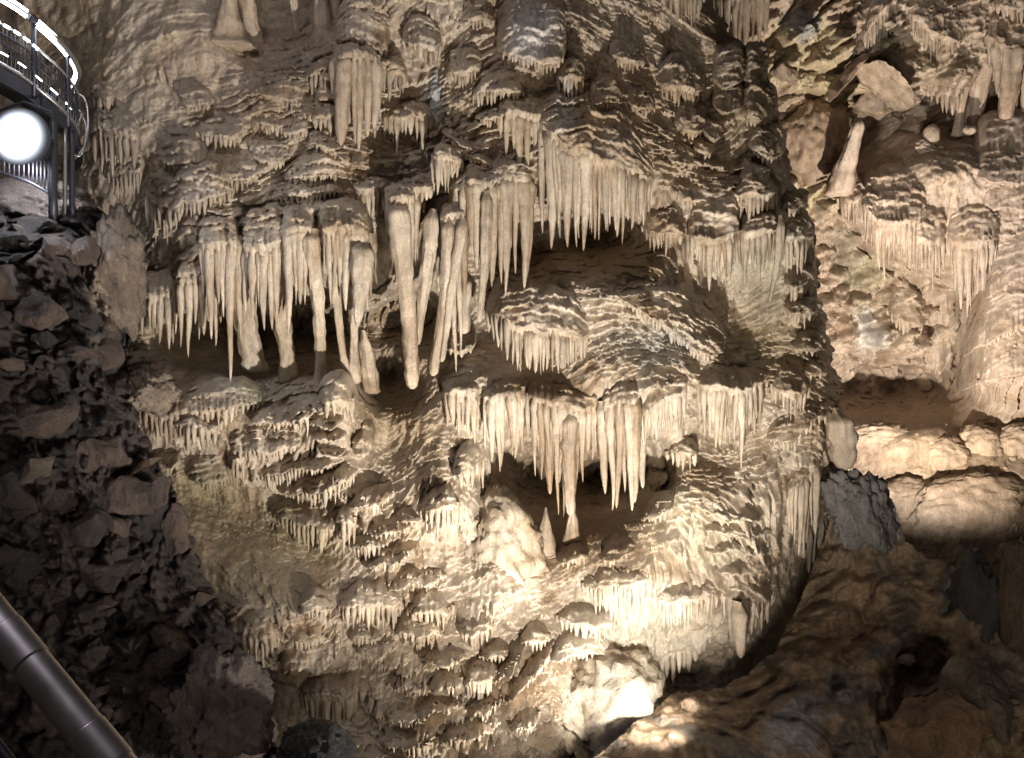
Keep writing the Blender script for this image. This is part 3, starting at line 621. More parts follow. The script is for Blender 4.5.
# --- left lower tiers
G_F = 'stepped drip shelves at the lower left'
ledge('broad smooth shelf floor with a ragged hem, below the left recess', [(134,404,22),(150,412,30),(166,416,32),(184,412,24),(204,410,20),(226,408,16),(248,404,14),(270,400,8)], [20,26,30,32,30,26], .26, 7, group=G_F, rip=1., topk=1.)
ledge('hem of blunt drips tucked under the broad shelf', [(170,428,14),(184,424,24),(200,425,26),(216,427,22),(224,424,10)], 12, .34, 7.5, group=G_F)
ledge('thin arched ledge right of the blunt drips', [(250,424,4),(264,420,8),(280,421,8),(297,426,4)], 12, .26, 5.5, group=G_F)
ledge('thick rounded shelf with a toothed rim, mid lower left', [(228,452,5),(246,452,12),(264,450,14),(284,449,12),(306,444,5)], 24, .34, 6, group=G_F)
ledge('short lobe with three drips above the rounded shelf', [(292,420,8),(304,417,20),(316,416,16)], 12, .28, 7, group=G_F)
ledge('pale square ledge under the ringed pillar feet', [(318,402,12),(332,400,22),(346,402,24),(358,404,14)], 22, .32, 7, group=G_F)
ledge('uppermost of three stacked pancake lobes', [(308,424,2),(324,426,4),(344,424,2)], 10, .3, 6, group=G_F)
ledge('middle pancake lobe, widest of the stack', [(308,437,2),(326,440,4),(348,437,2)], 10, .33, 6, group=G_F)
ledge('bottom pancake lobe, slanting down right', [(318,450,2),(334,454,4),(348,453,2)], 9, .34, 6, group=G_F)
ledge('pendulous lumpy knob right of the pancake lobes', [(352,452,3),(362,456,5),(372,446,4),(376,432,2)], [20,28,22,10], .3, 6.5, group=G_F)
ledge('smooth pale lobe with tiny teeth, at the left of the shelves', [(188,479,3),(204,481,8),(220,481,9),(235,476,8)], 24, .3, 5.5, group=G_F)
ledge('bluish small lobe by the rubble bank', [(154,464,4),(168,466,9),(184,462,7)], 12, .26, 6, group=G_F)
ledge('cluster of drips right beside the smooth pale lobe', [(228,460,18),(238,458,30),(248,458,22)], 8, .3, 5.5, group=G_F)
ledge('long thin shelf with many fine teeth, first below the rounded shelf', [(252,476,8),(268,474,14),(288,471,14),(308,467,9),(330,463,5),(352,458,3)], 14, .32, 5, group=G_F)
ledge('long thin shelf with many fine teeth, second below the rounded shelf', [(278,494,5),(296,494,9),(316,492,12),(334,486,16),(348,480,14),(360,470,6)], 15, .34, 5, group=G_F)
ledge('shelf edge with square drips over the smooth tan slab', [(270,514,8),(286,518,16),(302,523,22),(320,528,26),(338,530,26)], 16, .3, 6, group=G_F)
ledge('folded scroll at the right end of the square drips', [(336,524,26),(348,518,34),(358,520,22)], 12, .34, 7, group=G_F)
ledge('upper of the toothed ledges right of the scroll', [(348,505,8),(364,502,12),(380,500,12),(396,494,6)], 12, .3, 5.5, group=G_F)
ledge('flat toothed ledge right of the scroll, light rim', [(360,530,4),(378,531,8),(398,529,9),(420,524,4)], 12, .3, 5.5, group=G_F)
ledge('short toothed ledge below the scroll', [(348,546,8),(362,546,13),(378,545,12),(392,540,6)], 12, .3, 5.5, group=G_F)
ledge('toothed ledge running up right, third below the scroll', [(360,566,4),(378,563,9),(398,558,9),(420,548,4)], 12, .3, 5.5, group=G_F)
ledge('slim ripple ledge above the two broad drip combs', [(384,588,4),(404,585,8),(426,582,10),(450,580,5)], 12, .28, 5.5, group=G_F)
ledge('left broad comb of glossy drips below the ripples', [(338,610,14),(352,606,26),(368,604,28),(386,602,30),(406,600,28)], 16, .3, 6.5, group=G_F)
ledge('right broad comb of glossy drips below the ripples', [(408,612,20),(424,608,28),(440,608,26),(454,610,18)], 14, .32, 6.5, group=G_F)
ledge('drip curtain above a black pocket, left of the bright lump', [(420,512,14),(434,508,30),(448,506,32),(462,508,20)], 16, .34, 6.5)
ledge('knobby lip left of the drip curtain over the black pocket', [(396,520,3),(408,522,8),(422,520,6)], 12, .28, 6)
ledge('ragged pendant lip with pointed drips above the bright lump', [(452,476,8),(466,468,18),(480,462,30),(495,458,22)], 22, .32, 7.5)
lump('bright rounded lump below the ragged pendants', 503,556,70,124, 7.42, .38, name='flowstone_lump', cat='flowstone lump', terr=2., rough=.16, ang=.12)
lump('small knob hanging in the gap left of the bright lump', 468,528,18,30, 7.2, .09, rough=.45, name='hanging_knob', cat='flowstone knob', terr=.4)
ledge('fringe of small drips under the bright lump, left side', [(456,632,10),(468,632,20),(482,630,22),(498,626,12)], 14, .28, 6)
ledge('sharp drip cluster on the rippled slope below the lump', [(462,684,12),(474,680,22),(488,676,22),(500,670,10)], 14, .24, 6)
ledge('rippled lip left of the sharp drip cluster', [(420,664,4),(438,662,8),(456,660,8),(470,654,4)], 12, .24, 5.5)
ledge('low rippled lip near the bottom, beside the dark boulder', [(412,712,3),(430,710,7),(450,707,7),(468,702,3)], 12, .2, 5.5)
ledge('first bright diagonal rib running to the bottom right', [(488,686,3),(500,676,6),(514,664,6),(526,648,3)], 10, .2, 5.5)
ledge('second bright diagonal rib, longer and lower', [(500,704,3),(516,690,6),(534,672,7),(548,654,6),(556,640,3)], 12, .22, 5.5)
# --- bottom left
ledge('wet drip fringe at the left foot of the tan slab', [(228,630,10),(240,632,28),(254,632,28),(268,634,26),(282,636,14)], 24, .2, 6.5)
ledge('wet wrinkled bulge hanging below the tan slab', [(280,664,2),(298,668,4),(318,668,4),(334,660,3),(345,640,2)], [40,54,60,56,36], .26, 6.5, rip=1.2)
ledge('wide fluted drip skirt behind the dark boulder', [(300,694,22),(314,694,36),(330,693,42),(348,692,44),(362,690,36),(372,688,22)], 16, .22, 8)
ledge('small scaly tongue above the fluted skirt', [(354,650,4),(368,654,9),(382,652,10),(396,646,5)], 14, .26, 6)
# --- bottom right, bright
lump('glaring white block at the bottom edge, facing the hidden lamp', 594,736,124,180, 7.1, .62, name='flowstone_lump', cat='flowstone lump', terr=2., rough=.14, ang=-.5)
ledge('scaly roof over the glaring white block', [(548,664,4),(566,656,8),(586,652,9),(606,654,8),(622,662,4)], 18, .3, 6)
G_B = 'brightly lit curtains beside the hidden lamp'
ledge('upper fluted curtain over the lamp hollow, narrow straight folds', [(582,592,8),(598,586,24),(614,584,34),(632,582,38),(650,578,24)], 14, .26, 6, group=G_B)
ledge('toothed lip below left of the fluted curtain, dark hollow under it', [(556,622,10),(572,622,20),(590,622,22),(610,624,20),(620,628,10)], 14, .3, 6, group=G_B)
ledge('glaring comb of fine drips, right of the fluted curtain', [(652,602,20),(668,600,28),(686,598,26),(706,597,24),(724,598,20)], 14, .3, 6, group=G_B)
ledge('right end curtain with a thick white spike over the brown bank', [(722,600,20),(736,598,40),(752,598,36),(768,595,26),(776,588,14)], 14, .3, 6.5, group=G_B)
ledge('lowest overexposed curtain right above the lamp', [(610,650,12),(626,655,22),(642,656,26),(658,652,32),(674,650,30),(690,648,20),(704,640,14),(718,632,6)], 26, .32, 8, group=G_B, tip=.3)
column('thick white spike hanging at the right end of the lamp curtain', 740,602,741,658, [(0,10),(.4,8),(.8,6),(1,3)], 6.3, name='white_stalactite', cat='stalactite')
ledge('first ripple band on the rounded right flank', [(706,520,2),(726,516,4),(748,516,4),(772,514,2)], 10, .15, 5)
ledge('second ripple band on the rounded right flank', [(700,536,2),(724,533,4),(750,534,4),(778,532,2)], 10, .15, 5)
ledge('third ripple band on the rounded right flank', [(704,554,2),(728,551,4),(752,552,4),(778,549,2)], 10, .15, 5)
ledge('fourth ripple band on the rounded right flank, nearest the bright comb', [(712,572,2),(734,570,4),(756,569,4),(776,566,2)], 10, .15, 5)

for lab, pts, tp in [
 ('short drip lip just below the right glossy comb', [(392,634,8),(410,630,15),(430,630,15),(448,634,8)], 14),
 ('small drip lip just below the left glossy comb', [(348,640,6),(366,637,11),(384,639,8)], 12),
 ('slanting drip lip left of the sharp drip cluster, lower one', [(428,686,6),(448,682,13),(466,678,10)], 12),
 ('little drip lip right of the fluted skirt, upper one', [(392,688,6),(410,686,13),(428,689,8)], 12),
 ('little drip lip right of the fluted skirt, lower one', [(378,716,6),(396,714,12),(414,716,12),(428,720,6)], 12),
 ('drip lip at the bottom edge between the black boulder and the diagonal ribs', [(438,738,6),(458,734,14),(478,731,14),(496,727,8)], 14),
 ('drip lip under the first diagonal rib', [(466,710,6),(486,706,14),(504,702,10)], 12),
 ('drip lip under the second diagonal rib, left of the glaring block', [(508,728,6),(524,721,14),(542,714,10)], 13),
 ('lowest drip lip beside the black boulder, cut by the bottom edge', [(378,744,6),(400,743,14),(420,745,14),(436,748,6)], 13),
 ('drip lip left of the toothed lip over the hollow', [(520,642,6),(536,638,13),(552,636,8)], 12),
 ('drip lip above the first diagonal rib', [(478,660,5),(494,656,11),(510,652,8)], 10),
 ('pinkish scale lip at the right foot of the tan slab, upper one', [(298,612,5),(316,612,10),(332,614,6)], 16),
 ('pinkish scale lip at the right foot of the tan slab, lower one', [(284,636,4),(304,640,9),(324,640,7)], 16),
 ('faint grey lip with a short hem, left of the hooked curtain', [(158,160,4),(176,166,9),(194,164,9),(212,160,4)], 22),
 ('faint grey lip above the brown scalloped lips', [(214,176,5),(230,180,10),(248,178,10),(264,174,5)], 18),
 ('grey drip curtain in the shade behind the railing posts', [(104,172,14),(120,174,28),(136,172,24),(146,170,14)], 18),
 ('small plain grey lip below the cone stalagmite', [(178,102,4),(196,106,9),(214,103,6)], 16),
 ('rippled lip on the lit slope right of the hollow, upper one', [(640,522,4),(656,516,9),(674,509,8)], 14),
 ('rippled lip on the lit slope right of the hollow, lower one', [(598,562,4),(616,558,9),(636,552,8)], 14),
 ('rippled lip at the front of the hollow floor', [(556,564,4),(572,560,8),(590,556,6)], 12),
 ('scaly lip on the brown slope, highest of three', [(608,58,4),(626,62,10),(646,64,8)], 18),
 ('scaly lip on the brown slope, in line with the high scaly bulge', [(626,104,4),(642,108,9),(656,112,6)], 16),
 ('scaly lip on the brown slope, near its right end', [(664,158,4),(682,164,10),(700,168,8)], 16),
 ('scaly lip right above the round bulge, at the end of the great curtain', [(668,192,5),(684,198,12),(700,202,10),(714,204,6)], 16)]:
    ledge(lab, pts, tp, .22, 5.5, group='minor drip lips between the larger ledges')
# ------------------------------------------------------------------ right hand chamber behind the wall
CH = Field([
 (690,-60,10.6),(760,-60,10.2),(840,-60,10.2),(940,-60,10.2),(1040,-60,10.0),(1130,-60,9.8),
 (690,40,10.6),(780,40,10.0),(830,60,9.9),(880,70,10.0),(940,70,10.1),(1000,60,10.3),(1130,60,10),
 (780,85,10.2),(840,80,10.15),(900,95,10.3),(950,95,10.3),(1000,105,10.9),(1060,105,10.9),
 (790,130,11.0),(840,135,11.2),(890,118,10.9),(930,104,10.9),(960,108,11.1),(1040,120,11.0),
 (790,180,10.7),(830,180,10.5),(870,185,10.0),(900,170,10.05),(930,150,10.1),(970,150,10.1),(1030,150,10.0),
 (800,210,10.6),(840,205,10.2),(880,215,9.85),(920,205,9.85),(960,215,9.95),(1010,210,9.8),(1090,210,9.7),
 (820,250,10.7),(860,260,10.8),(900,250,10.1),(940,245,10.0),(980,255,9.95),(1020,265,9.75),
 (830,310,10.8),(870,310,10.9),(910,300,10.8),(940,300,10.9),(970,315,10.2),(1030,320,9.7),(1100,320,9.6),
 (840,360,11.0),(880,350,10.7),(910,350,10.7),(945,350,10.9),(975,365,10.0),(1030,380,9.7),
 (850,395,11.4),(890,398,11.4),(930,395,11.2),(965,400,10.3),
 (850,425,10.3),(890,420,10.1),(930,418,10.0),(980,425,9.8),(1040,420,9.6),
 (850,470,9.7),(890,465,9.5),(930,465,9.4),(980,460,9.3),(1040,460,9.2),
 (860,520,9.3),(910,520,9.0),(960,515,8.9),(1040,510,8.8),(900,570,8.8),(970,560,8.7),(1050,560,8.6),(800,600,9.8),(690,300,11.2),(690,700,11),(900,700,8.4),(1050,700,8.3),(1130,450,9)]); CH.w *= CHK; CH.m *= CHK
CAMP = Field([(760,40,.3,.5,1.2,0),(850,70,.3,.5,1.3,.3),(950,60,.4,.6,1.3,0),(1020,80,.3,.6,1,0),(820,150,.2,.3,.8,0),(900,190,.2,.25,.5,-.3),(1000,190,.6,.6,.8,-.1),
 (840,280,.3,.5,1.3,.8),(880,320,.3,.5,1.2,.3),(940,340,.3,.5,.8,0),(1010,320,.8,.6,.7,-.25),(1010,400,.7,.5,.6,-.2),(880,390,.2,.3,.6,0),(900,450,.3,.3,.5,0),(980,480,.3,.3,.5,0),(920,530,.3,.4,.8,.2),(800,600,.3,.3,.5,0)], 40)
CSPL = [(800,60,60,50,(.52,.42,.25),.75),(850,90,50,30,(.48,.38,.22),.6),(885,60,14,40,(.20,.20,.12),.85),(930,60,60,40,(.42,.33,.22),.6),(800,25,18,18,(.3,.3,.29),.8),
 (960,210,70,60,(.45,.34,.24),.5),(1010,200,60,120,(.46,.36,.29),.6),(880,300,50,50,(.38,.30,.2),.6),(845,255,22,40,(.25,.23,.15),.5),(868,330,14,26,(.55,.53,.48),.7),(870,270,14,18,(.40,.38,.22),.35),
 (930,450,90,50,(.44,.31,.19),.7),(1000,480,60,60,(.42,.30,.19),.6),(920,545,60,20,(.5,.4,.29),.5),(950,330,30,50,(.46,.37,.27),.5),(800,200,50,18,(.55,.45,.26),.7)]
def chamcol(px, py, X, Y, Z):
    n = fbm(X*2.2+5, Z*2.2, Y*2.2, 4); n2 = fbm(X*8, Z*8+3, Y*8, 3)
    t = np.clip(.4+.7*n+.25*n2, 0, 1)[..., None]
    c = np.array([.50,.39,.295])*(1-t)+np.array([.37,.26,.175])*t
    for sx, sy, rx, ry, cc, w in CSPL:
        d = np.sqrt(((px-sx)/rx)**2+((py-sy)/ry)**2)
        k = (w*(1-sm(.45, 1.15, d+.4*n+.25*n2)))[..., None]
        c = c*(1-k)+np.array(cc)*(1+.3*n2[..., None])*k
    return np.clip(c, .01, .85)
_rc = rockcol
def fract(px, py, X, Y, Z):        # broken bedrock of the chamber, where no flowstone covers it
    m = (1-sm(925, 985, px))*(1-sm(395, 425, py))*(1-.8*sm(860, 885, px)*sm(125, 150, py)*(1-sm(245, 275, py)))
    q = .35*fbm(X*1.5, Z*1.5, Y*1.5, 3); a = X*.8+Z*.6; b = Z*.8-X*.6
    f1, f2, _ = worley(a*1.5+q, b*3.2+q, Y*1.5)
    return m*(.30*sm(0, .3, f2-f1)*(1-.6*f1)+.22*fbm(a*2.5, b*5, Y*2.5, 4)-.1)
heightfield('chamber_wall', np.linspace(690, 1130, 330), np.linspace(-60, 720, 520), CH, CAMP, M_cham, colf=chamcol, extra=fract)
def rockcol(px, py, X, Y, Z, dark=0.):
    return chamcol(px, py, X, Y, Z) if np.mean(Y) > 8.9 and np.mean(px) > 800 else _rc(px, py, X, Y, Z, dark)
CK = dict(depth=CH, mat=M_cham, smat=M_cham, group='formations of the far chamber')
ledge('ceiling curtain of ragged drips over the grey tower', [(706,-8,40),(722,-6,56),(738,-6,62),(754,-8,60),(770,-10,48)], 20, .9, 8, depth=CH, mat=M_cham, smat=M_stal, name='ceiling_curtain', cat='drip curtain', var=.2)
ledge('small ceiling fringe left of the ragged ceiling curtain', [(664,-10,22),(678,-10,32),(692,-8,34),(706,-8,30)], 20, .5, 7, name='ceiling_curtain', cat='drip curtain')
ledge('slanting drip veil at the top of the far chamber', [(862,40,10),(874,20,28),(888,4,36),(902,8,26)], 30, .4, 6, name='ceiling_curtain', cat='drip curtain', **CK)
ledge('pink drip veil on the yellow chamber ceiling', [(906,18,24),(920,22,30),(936,34,24),(952,42,16),(964,46,8)], 28, .4, 5.5, name='ceiling_curtain', cat='drip curtain', **CK)
ledge('dark rosette of short drips at the top right corner', [(992,6,8),(1004,8,12),(1018,8,12),(1034,6,8)], 24, .5, 6, name='ceiling_curtain', cat='drip curtain', **CK)
ledge('pink fluted curtain between columns at the right border', [(986,40,50),(1000,46,62),(1014,46,66),(1030,44,60),(1044,44,50)], 24, .5, 8, name='ceiling_curtain', cat='drip curtain', **CK)
ledge('jagged teeth on the low rim of the yellow ceiling', [(926,92,8),(940,93,12),(952,94,20),(964,94,14)], 8, .35, 6, name='ceiling_curtain', cat='drip curtain', **CK)
GC = 'columns at the right border'
column('slim white column at the left of the border columns', 975,24,976,128, [(0,8),(.4,5),(.85,5),(1,8)], 10.1, group=GC, mat=M_cham)
column('thick column with a dark knob at its foot', 991,20,990,124, [(0,14),(.4,10),(.85,9),(1,11)], 10.15, group=GC, mat=M_cham, flute=.25)
column('tapering hanging column nearest the right border', 1010,40,1007,120, [(0,14),(.5,11),(1,7)], 10.0, name='hanging_column', cat='stalactite', mat=M_cham, flute=.25)
lump('small round knob standing under the thick border column', 995,126,13,16, 10.1, .1, name='stalagmite', cat='stalagmite', mat=M_cham)
lump('low pale knob under the slim white column', 969,131,12,9, 10.1, .08, name='stalagmite', cat='stalagmite', mat=M_cham)
column('banded pale stalagmite with a pinkish tip, far chamber', 861,114,854,190, [(0,3),(.08,6),(.3,8),(.6,11),(.85,14),(1,17)], 9.55, name='stalagmite', cat='stalagmite', mat=M_cham, flute=.04)
lump('egg shaped pinkish stalagmite head on the flow slope', 931,136,16,23, 10.12, .12, name='stalagmite', cat='stalagmite', mat=M_cham, rough=.08)
lump('narrow pale rib of knobs on the flow slope below the egg shaped head', 934,156,44,12, 10.08, .08, name='flowstone_rib', cat='flowstone rib', mat=M_cham, ang=-.65, rough=.3)
SL = (.30,.22,.15)
lump('big shadowed boulder left of the banded stalagmite', 812,142,66,78, 10.6, .4, mat=M_cham, col=(.33,.23,.15), rough=.2)
angular('leaning flat slab above the banded stalagmite, catching light', 884,80,72,20, 9.75, .3, (.34,.25,.17), 'fallen_slab', 'rock slab', mat=M_cham, ang=-.72)
angular('thin shadowed slab meeting the leaning flat one', 846,78,60,15, 9.9, .25, (.28,.2,.14), 'fallen_slab', 'rock slab', mat=M_cham, ang=.85)
angular('jagged dark stone beside the grey tower', 784,74,30,15, 9.9, .15, (.22,.16,.11), 'fallen_slab', 'rock slab', mat=M_cham, ang=-.4)
angular('broken block wedged behind the banded stalagmite', 872,104,36,30, 10.4, .25, (.26,.19,.13), 'fallen_slab', 'rock slab', mat=M_cham, ang=.3)
ledge('white drip hem around the foot of the banded stalagmite', [(832,194,8),(844,200,22),(854,200,26),(864,198,16)], 16, .35, 5.5, **CK)
ledge('ivory drip curtain with two long points, far chamber', [(860,204,22),(872,216,46),(884,220,56),(896,222,38),(906,222,60),(916,220,36),(926,214,12)], [24,30,34,36,34,26], .4, 6, gap=.2, **CK)
ledge('cream drip curtain below a small dark hood, far chamber', [(911,238,36),(922,240,44),(934,240,42),(946,236,30)], 22, .4, 6, **CK)
ledge('pink pleated curtain at the middle of the far chamber', [(945,242,44),(958,243,62),(972,244,62),(984,243,42),(1000,240,14)], 26, .45, 6, **CK)
for lab, pts, tp in [
 ('upper pancake fold on the right border, thin rim', [(974,152,2),(996,154,4),(1018,153,5),(1044,150,4)], 26),
 ('second pancake fold on the right border, sagging rim', [(976,180,2),(1000,184,4),(1022,182,4),(1044,180,3)], 24),
 ('dark rimmed pancake fold level with the chamber curtains', [(982,207,2),(1004,210,4),(1024,209,4),(1044,207,3)], 24),
 ('broad slanting fold right of the pink pleated curtain', [(984,300,2),(1004,286,4),(1024,276,4),(1044,270,3)], 34),
 ('low slanting fold with fine teeth at the right border', [(962,356,2),(984,344,4),(1008,332,5),(1040,328,5)], 36),
 ('bulging fold above the rounded mound, right border', [(956,392,2),(980,384,4),(1008,376,4),(1044,372,3)], 36)]:
    ledge(lab, pts, tp, .32, 6, rip=.6, ends=.1, **CK)
ledge('scaly pale hump in the middle of the chamber hollow', [(914,366,2),(928,370,4),(942,368,4),(952,360,2)], 50, .5, 6, rip=.7, **CK)
ledge('brown rim of drips over a dark hollow in the chamber', [(886,312,6),(900,320,12),(914,326,12),(928,324,8)], 22, .35, 6, **CK)
for lab, x, y, w_, h_, d_ in [
 ('left lobe of the rounded mound, with a toothed notch', 878,440,62,34,.35),
 ('white lipped lobe in the middle of the rounded mound', 908,453,30,24,.2),
 ('lower white lipped lobe of the rounded mound', 918,471,42,22,.22),
 ('large smooth lobe of the rounded mound', 944,460,52,44,.3),
 ('fan shaped smooth lobe right of the large one', 980,450,50,46,.32),
 ('toothed lobe at the right border of the mound', 1022,452,60,52,.3),
 ('wide low lobe at the foot of the rounded mound', 975,515,130,76,.4),
 ('low brown lobe at the left foot of the mound, above the crest of the bank', 908,505,80,50,.35)]:
    lump(lab, x, y, w_, h_, float(CH(x, y))/CHK+.14, d_*.75, name='mound_lobe', cat='flowstone lobe', group='lobes of the rounded mound', mat=M_cham, terr=1.1, rough=.12)

# ------------------------------------------------------------------ brown muddy bank, lower right
BK = Field([(835,440,8.1),(850,482,7.9),(880,495,7.8),(900,535,7.6),(930,560,7.4),(970,560,7.2),(1010,565,7.0),(1060,560,6.9),(1130,560,6.8),(800,560,8.1),(850,560,7.6),(880,580,7.4),(930,600,7.15),
 (780,620,7.7),(830,620,7.3),(880,640,7.05),(915,640,7.0),(925,660,7.25),(960,640,6.8),(1020,630,6.6),(1090,640,6.4),(740,680,7.2),(790,670,7.0),(840,680,6.8),(880,690,6.7),(905,700,6.85),(950,700,6.4),(1010,700,6.2),(1100,700,6.1),
 (690,690,7.1),(650,712,6.6),(690,725,6.35),(740,740,6.3),(800,720,6.45),(850,750,6.3),(900,760,6.25),(950,760,5.9),(1020,770,5.8),(1110,770,5.7),(540,800,5.7),(580,770,5.9),(620,770,5.95),(660,780,5.85),(640,860,5.6),(760,860,5.8),(900,860,5.6),(1110,860,5.3)])
BTOP = np.array([(520,840),(560,790),(600,752),(640,718),(675,692),(710,690),(745,676),(775,650),(795,610),(815,560),(835,505),(850,486),(868,480),(885,488),(896,505),(906,540),(925,556),(950,566),(975,572),(1000,580),(1130,580)], float)
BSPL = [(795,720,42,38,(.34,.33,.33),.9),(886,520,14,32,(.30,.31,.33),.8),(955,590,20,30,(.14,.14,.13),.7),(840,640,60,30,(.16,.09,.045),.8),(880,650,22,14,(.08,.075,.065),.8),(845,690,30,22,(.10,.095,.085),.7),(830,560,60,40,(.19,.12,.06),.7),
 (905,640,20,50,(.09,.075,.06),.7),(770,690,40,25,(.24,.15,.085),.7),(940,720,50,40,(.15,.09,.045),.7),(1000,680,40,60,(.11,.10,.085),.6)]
def bankcol(px, py, X, Y, Z):
    n = fbm(X*2.5+5, Z*2.5, Y*2.5, 4); n2 = fbm(X*9, Z*9+3, Y*9, 4); n3 = fbm(X*1.5+50, Z*1.5, Y*1.5, 3)
    t = np.clip(.5+.8*n+.4*n2, 0, 1)[..., None]
    c = np.array([.42,.285,.165])*(1-t)+np.array([.20,.14,.09])*t
    k = (sm(.25, .5, n3+.4*n2)*.6)[..., None]; c = c*(1-k)+np.array([.13,.125,.115])*k
    for sx, sy, rx, ry, cc, w in BSPL:
        d = np.sqrt(((px-sx)/rx)**2+((py-sy)/ry)**2)
        kk = (w*(1-sm(.5, 1.1, d+.5*n+.35*n2)))[..., None]
        c = c*(1-kk)+np.array(cc)*(1+.35*n2[..., None])*kk
    return np.clip(c, .006, .8)
def roughrock(amp):
    def f(F_):
        def g(px, py):
            Y = F_(px, py); p = P(px, py, Y); X, Z = p[..., 0], p[..., 2]
            r = 1-2*np.abs(fbm(X*1.6, Z*1.6, Y*1.6, 4)); r2 = np.abs(fbm(X*5+3, Z*5, Y*5, 4))
            f1, f2, _ = worley(X*2.2+.4*fbm(X*3, Z*3, Y*3, 2), Z*2.6, Y*2.2)
            return Y-amp*(.10*r+.08*r2+.09*sm(0, .35, f2-f1)-.06*f1-.07)
        return g
    return f
bank_depth = roughrock(1.)(BK)
def bank_keep(px, py): return py > np.interp(px, BTOP[:, 0], BTOP[:, 1])+5*perlin(px/13., 4.2)+2.5*perlin(px/5., 9.)
heightfield('muddy_bank', np.linspace(530, 1130, 430), np.linspace(440, 860, 300), bank_depth, None, M_mud, keep=bank_keep, colf=bankcol)
BR = dict(mat=M_mud)
lump('dark upright rock pillar on the brown bank, at the right', 975,602,34,96, 6.9, .28, name='rock_pillar', cat='rock', col=(.06,.055,.05), rough=.3, mat=M_mud)
lump('tall brown rock pillar cut by the right border', 1022,600,44,124, 6.6, .3, name='rock_pillar', cat='rock', col=(.12,.08,.048), rough=.2, mat=M_mud)
lump('black and white crusted rock at the crest of the brown bank', 859,512,52,88, 7.7, .2, name='crusted_rock', cat='rock', col=(.17,.15,.13), rough=.35, ang=.35, mat=M_mud)
lump('small pale knob of rock beside the lamp hollow', 691,704,17,13, 6.62, .06, name='pale_nodule', cat='rock', col=(.26,.19,.13), rough=.3)
lump('pinkish pebble half way up the brown bank', 908,660,17,12, 6.9, .06, name='pebble', cat='rock', col=(.17,.125,.095), rough=.3, mat=M_mud)
lump('pale stone in the dark pocket of the brown bank', 846,697,17,13, 6.55, .06, name='pebble', cat='rock', col=(.15,.13,.115), rough=.3, mat=M_mud)
angular('dark wedge rock leaning on the lower brown bank', 985,700,80,62, 6.1, .3, (.11,.085,.06), 'bank_rock', 'rock', mat=M_mud, ang=-.7)
angular('reddish slab rock at the bottom of the brown bank', 935,732,96,54, 5.95, .3, (.17,.10,.055), 'bank_rock', 'rock', mat=M_mud, ang=.5)
lump('black rounded boulder at the bottom edge, in front of the fluted skirt', 316,752,70,56, 5.6, .22, col=(.006,.0055,.005), rough=.22, mat=M_rub, name='black_boulder')

# ------------------------------------------------------------------ dark rubble bank at the left
RB = Field([(-90,190,7.0),(0,205,7.0),(50,212,7.1),(100,220,7.35),(130,250,7.6),(138,300,7.5),(60,240,6.7),(0,250,6.5),(-90,260,6.3),(90,290,6.9),(40,300,6.4),(0,320,6.1),(100,340,6.75),(130,370,7.35),
 (-90,400,5.6),(0,400,5.8),(60,400,6.2),(120,410,6.75),(150,450,6.95),(60,470,6.0),(0,490,5.5),(120,490,6.5),(165,500,6.75),(185,530,6.85),(100,550,6.0),(150,570,6.4),(195,580,6.8),(0,580,5.3),(-90,600,5.0),
 (60,630,5.5),(130,640,5.9),(190,640,6.25),(230,660,6.55),(0,700,5.0),(80,710,5.3),(160,710,5.7),(220,710,6.1),(255,710,6.35),(275,760,6.25),(150,780,5.4),(-90,780,4.7),(60,860,4.8),(200,860,5.5),(290,860,6.0)])
RTOP = np.array([(-90,205),(0,207),(30,216),(55,222),(75,206),(100,208),(125,232),(140,262),(160,300),(300,300)], float)
RRIGHT = np.array([(190,120),(230,136),(280,143),(320,138),(345,128),(380,128),(410,136),(440,148),(480,168),(520,186),(560,200),(600,218),(640,238),(680,256),(720,270),(760,284),(860,310)], float)
def rub_keep(px, py):
    return (py > np.interp(px, RTOP[:, 0], RTOP[:, 1])+5*perlin(px/12., 1.7)) & (px < np.interp(py, RRIGHT[:, 0], RRIGHT[:, 1])+6*perlin(py/14., 6.6)+3*perlin(py/5., 2.2))
RSPL = [(120,280,32,60,(.36,.27,.19),.85),(215,710,55,50,(.24,.18,.155),.85),(190,650,40,30,(.15,.105,.08),.7),(95,350,30,20,(.2,.16,.13),.4),(160,400,26,40,(.30,.22,.16),.7),(235,690,40,60,(.25,.19,.16),.7)]
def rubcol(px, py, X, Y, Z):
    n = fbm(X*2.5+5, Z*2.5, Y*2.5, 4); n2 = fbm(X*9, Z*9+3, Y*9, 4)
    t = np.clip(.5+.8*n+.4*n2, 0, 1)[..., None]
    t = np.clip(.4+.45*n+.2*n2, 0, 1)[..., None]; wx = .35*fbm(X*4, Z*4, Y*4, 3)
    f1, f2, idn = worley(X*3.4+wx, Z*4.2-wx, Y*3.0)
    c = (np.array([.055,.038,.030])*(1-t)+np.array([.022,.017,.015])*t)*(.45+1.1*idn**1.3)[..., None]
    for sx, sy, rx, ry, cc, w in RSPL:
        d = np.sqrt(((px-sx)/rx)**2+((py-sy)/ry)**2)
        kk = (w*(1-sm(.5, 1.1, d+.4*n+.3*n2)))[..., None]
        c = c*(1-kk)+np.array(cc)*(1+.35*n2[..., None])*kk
    return np.clip(c, .006, .8)
